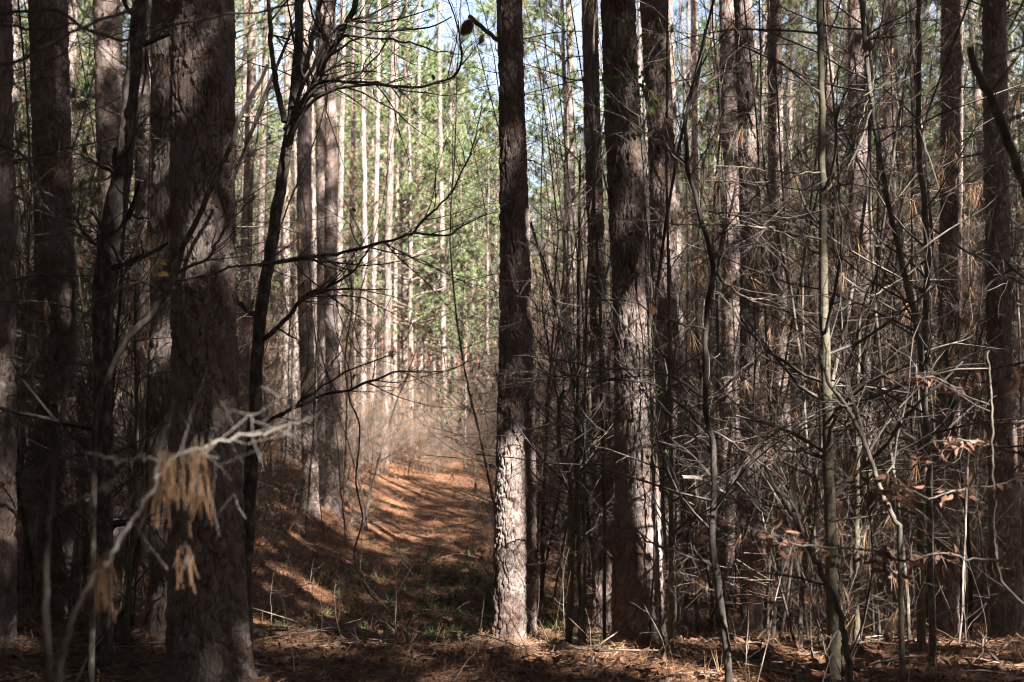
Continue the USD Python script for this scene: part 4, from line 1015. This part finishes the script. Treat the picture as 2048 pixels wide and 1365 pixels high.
for n_, (px, py, d, size, lab) in enumerate(((942, 52, 3.4, 0.058, 'large dark withered leaf hanging against the sky left of the lone middle pine'), (962, 82, 3.4, 0.042, 'smaller withered leaf right beside the large one hanging against the sky'),
                                             (860, 160, 5.8, 0.045, 'small dark leaf hanging from a twig over the green crowns'), (709, 425, 6.2, 0.04, 'small dark curled leaf hanging above the long bare limb'),
                                             (785, 715, 5.9, 0.042, 'dark withered leaf pair hanging on the lower limb over the bank'), (712, 762, 6.0, 0.042, 'dark withered leaf at the lower limb, left of the leaf pair'),
                                             (985, 520, 5.6, 0.06, 'curled grey leaf just left of the lone middle pine'), (1742, 90, 3.2, 0.06, 'blurred brown leaf high in the right thicket'), (325, 30, 3.6, 0.05, 'reddish leaf on the pale limb at the top left'),
                                             (1276, 545, 6.6, 0.05, 'brown leaf caught on the thick vine clad pine'), (1302, 632, 5.2, 0.06, 'russet leaf in front of the vine clad pine at mid height'), (2035, 745, 3.4, 0.09, 'blurred reddish leaf at the right edge'))):
    g2 = np.random.default_rng(6000 + n_)
    c = at(px, py - 12, d)
    p = thing('hanging_leaf', lab, 'leaf', loc=c)
    part(p, 'stalk', tubes(grow(c[None] + [[0.004, 0, 0.05]], np.array([[0, 0, -1.0]]), 0.055, 4, 0.05, 0, g2), np.full((1, 4), 0.0012), 3), 'dark_twig', loc=c)
    for _ in range(3 if n_ in (0, 4) else 1):
        part(p, 'blade', leaf(c + g2.normal(0, 0.008, 3), norm(g2.normal(0, 0.25, 3) + [0, 0, -1]), norm(np.array([0.3, -1, 0.1]) + g2.normal(0, 0.3, 3)), size * g2.uniform(0.8, 1.1), size * 0.55, g2, 0.4), 'dry_leaf', loc=c)
for n_, (px, py, lab) in enumerate(((333, 560, 'dull yellow leaf in front of the massive plated pine, upper of two'), (338, 552, 'dull yellow leaf in front of the massive plated pine, lower of two'))):
    g2 = np.random.default_rng(6100 + n_)
    c = at(px, py - 30 + 32 * n_, 4.4)
    p = thing('hanging_leaf', lab, 'leaf', loc=c)
    part(p, 'blade', leaf(c, np.array([-1, 0.2, 0.05 * n_]), norm(np.array([0.1, -0.5, 1.0])), 0.055, 0.03, g2, 0.2), 'yellow_leaf', loc=c)

for n_, (px, py, d, nn, L, lab) in enumerate(((330, 905, 2.42, 34, 0.16, 'thick tassel of dry brown needles hanging from the pale dead stem'), (398, 885, 2.5, 18, 0.12, 'dry needle tassel hanging right of the thick tassel'), (398, 955, 2.5, 20, 0.11, 'dry needle tassel hanging lowest under the right branch'),
                                              (206, 1122, 2.4, 26, 0.14, 'dry needle tassel hanging low on the slanting pale stem'), (372, 905, 2.45, 9, 0.11, 'thin dry needle wisp between the thick and right tassels'), (370, 1100, 2.6, 14, 0.10, 'thin brown needle wisp in front of the foot of the massive pine'))):
    g2 = np.random.default_rng(6200 + n_)
    c = at(px, py, d)
    p = thing('needle_tassel', lab, 'pine needles', loc=c)
    s = c[None] + g2.normal(0, 0.011, (nn, 3))
    P = grow(s, g2.normal(0, 0.17, (nn, 3)) + [0, 0, -1], L * g2.uniform(0.4, 1.1, nn), 6, 0.10, -0.06, g2)
    part(p, 'needles', tubes(P, np.full((nn, 6), 0.00065), 3), 'straw', smooth=False, loc=c)
    part(p, 'sheath', tubes(grow(s[:8], g2.normal(0, 0.1, (8, 3)) + [0, 0, -1], np.full(8, 0.015), 3, 0.02, 0, g2), np.full((8, 3), 0.0014), 4), 'dark_twig', smooth=False, loc=c)

# vine on the thick pine
g = np.random.default_rng(91)
c0 = at(1262, 1290, 7.35)
P = limb3([(1300, 1290), (1310, 900), (1302, 600), (1290, 400), (1280, 240), (1265, 120), (1290, 60)], 7.3, 7.3, 50, 0.01, g)
p = thing('climbing_vine', 'green leaved vine climbing the thick dark pine right of the centre', 'vine', loc=P[0])
part(p, 'stem', tubes(P, np.linspace(0.007, 0.003, 50), 5), 'dark_twig', loc=P[0])
Q, RQ = shoots(P[None, 28:], np.full((1, 22), 0.003), 16, g, 0.15, 0.5, 6, 0.2, -0.06)
part(p, 'side_shoots', tubes(Q, RQ, 3), 'dark_twig', smooth=False, loc=P[0])
for px, py, r, n in ((1222, 165, 14, 14), (1290, 80, 34, 16), (1285, 175, 18, 20), (1297, 215, 14, 18), (1205, 135, 12, 6), (1270, 120, 20, 8), (1308, 800, 12, 6), (1312, 900, 12, 5)):
    for _ in range(n):
        c = at(px + g.normal(0, r), py + g.normal(0, r * 1.3), 7.2 + g.normal(0, 0.06))
        part(p, 'leaf', leaf(c, norm(g.normal(0, 0.4, 3) + [0, 0, -0.8]), norm(np.array([0.2, -1, 0.5]) + g.normal(0, 0.4, 3)), g.uniform(0.03, 0.05), g.uniform(0.022, 0.032), g, 0.2), 'vine_leaf', loc=P[0])

# ------------------------------------------------------------------ forest floor litter
g = np.random.default_rng(15)


def floor_points(n, y0, y1, g, power=1.4):
    y = y0 + (y1 - y0) * g.uniform(0, 1, n) ** power
    x = g.uniform(-0.5, 0.5, n) * y
    return x, y


def ground_z(x, y):
    z = terrain(x, y)
    return z + (meshkit.fbm(np.stack([x, y, 0 * x], -1) * 9, 3, 3) - 0.5) * 0.07


x, y = floor_points(62000, 4.6, 17, g)
for hx, hy in HAND_XY[HAND_XY[:, 1] < 11.5]:
    a, r_ = g.uniform(0, 6.283, 900), 0.14 + np.abs(g.normal(0, 0.2, 900))
    x, y = np.r_[x, hx + r_ * np.cos(a)], np.r_[y, hy + r_ * np.sin(a)]
z = ground_z(x, y) + g.uniform(0.002, 0.025, len(x))
a = g.uniform(0, np.pi * 2, len(x))
e = norm(np.c_[np.cos(a), np.sin(a), g.normal(0, 0.22, len(x))])
w = norm(np.cross(e, [0, 0, 1.0] + g.normal(0, 0.4, (len(x), 3)))) * 0.0022
near_foot = np.min(np.hypot(x[:, None] - HAND_XY[:, 0], y[:, None] - HAND_XY[:, 1]), 1)
z = z + 0.10 * np.exp(-(near_foot / 0.28) ** 2) * g.uniform(0.2, 1.1, len(x))
c = np.c_[x, y, z]; Ln = g.uniform(0.09, 0.2, (len(x), 1)) / 2
v = np.stack([c - e * Ln - w, c - e * Ln + w, c + e * Ln], 1).reshape(-1, 3)
m = usdkit.mesh(stage, '/World/fallen_needles', (v, np.arange(len(v)).reshape(-1, 3)), M['straw'], smooth=False)
tag(m.GetPrim(), 'loose reddish pine straw lying over the forest floor', 'pine straw', kind='stuff')
n = 19000
x, y = floor_points(n, 4.8, 32, g, 1.3)
c = np.c_[x, y, ground_z(x, y) + 0.012]
a = g.uniform(0, 6.283, n)
e = norm(np.c_[np.cos(a), np.sin(a), g.normal(0, 0.3, n)])
up = norm(np.c_[g.normal(0, 0.4, (n, 2)), np.ones(n)])
sd = norm(np.cross(e, up)); up = np.cross(sd, e)
Ln, Wd, fo, cu = g.uniform(0.04, 0.095, (n, 1)), g.uniform(0.012, 0.026, (n, 1)), g.uniform(0.2, 1.0, (n, 1)), g.uniform(-0.35, 0.35, (n, 1))
v = np.stack([c, c + e * Ln * 0.45 + sd * Wd + up * fo * Wd, c + e * Ln * 0.5 + up * cu * Ln * 0.3, c + e * Ln * 0.45 - sd * Wd + up * fo * Wd, c + e * Ln + up * cu * Ln], 1).reshape(-1, 3)
f = (np.array([[0, 1, 2], [0, 2, 3], [1, 4, 2], [2, 4, 3]])[None] + 5 * np.arange(n)[:, None, None]).reshape(-1, 3)
m = usdkit.mesh(stage, '/World/fallen_leaves', (v, f), M['dry_leaf'], smooth=False)
tag(m.GetPrim(), 'curled brown leaves scattered over the pine straw', 'fallen leaves', kind='stuff')
# grass and fern like ground cover in the hollow
c, n = [], 0
for px, py, d, sx, sy, n in ((905, 1120, 14.5, 1.3, 2.4, 460), (690, 1085, 15.5, 0.5, 0.8, 60), (960, 1190, 12.2, 0.6, 1.2, 150), (1100, 1150, 11.5, 0.5, 1.0, 80)):
    b = at(px, py, d)
    n = int(n * 0.6)
    c.append(np.c_[b[0] + g.normal(0, sx * 0.6, n), d + g.normal(0, sy, n)])
c = np.vstack(c); cz = ground_z(c[:, 0], c[:, 1])
v, f = needles(np.c_[c, cz], np.tile([0, 0, 1.0], (len(c), 1)), g, 14, 0.13, 0.013, 1.1)
m = usdkit.mesh(stage, '/World/ground_cover', (v, f), M['grass'], smooth=False)
tag(m.GetPrim(), 'low green ground cover growing in the hollow beside the track', 'ground cover', kind='stuff')
c = np.c_[floor_points(700, 5.2, 24, g)]
v, f = needles(np.c_[c, ground_z(c[:, 0], c[:, 1])], np.tile([0, 0, 1.0], (len(c), 1)), g, 8, 0.2, 0.003, 0.6)
c = np.c_[floor_points(4200, 10.5, 38, g, 1.1)]
v2, f2 = needles(np.c_[c, ground_z(c[:, 0], c[:, 1]) + 0.01], np.tile([0, 0, 1.0], (len(c), 1)), g, 9, 0.2, 0.007, 2.2)
v, f = np.vstack([v, v2]), np.vstack([f, f2 + len(v)])
m = usdkit.mesh(stage, '/World/dry_grass', (v, f), M['straw'], smooth=False)
tag(m.GetPrim(), 'sparse dry grass blades standing in the pine straw', 'grass', kind='stuff')
# small standing stalks and fallen sticks
n = 260
x, y = floor_points(n, 5.4, 22, g)
P = grow(np.c_[x, y, ground_z(x, y)], np.c_[g.normal(0, 0.35, (n, 2)), np.ones(n)], g.uniform(0.25, 1.1, n), 7, 0.1, 0.02, g)
R = g.uniform(0.0016, 0.0035, (n, 1)) * np.linspace(1, 0.35, 7)
Q, RQ = shoots(P, R, 4, g, 0.08, 0.35, 4, 0.2, 0.04)
m = usdkit.mesh(stage, '/World/dry_stalks', MB().add(*tubes(P, R, 3)).add(*tubes(Q, RQ, 3)).mesh(), M['twig'], smooth=False)
tag(m.GetPrim(), 'thin dry weed stalks standing all over the forest floor', 'stalks', kind='stuff')
n = 700
x, y = floor_points(n, 5.0, 32, g, 1.1)
a = g.uniform(0, 6.28, n)
P = grow(np.c_[x, y, ground_z(x, y) + 0.02], np.c_[np.cos(a), np.sin(a), g.normal(0.05, 0.08, n)], g.uniform(0.2, 1.1, n), 6, 0.12, -0.01, g)
R = g.uniform(0.0025, 0.011, (n, 1)) * np.linspace(1, 0.4, 6)
m = usdkit.mesh(stage, '/World/fallen_twigs', tubes(P, R, 4), M['twig'], smooth=False)
tag(m.GetPrim(), 'fallen twigs lying in the pine straw', 'fallen twigs', kind='stuff')
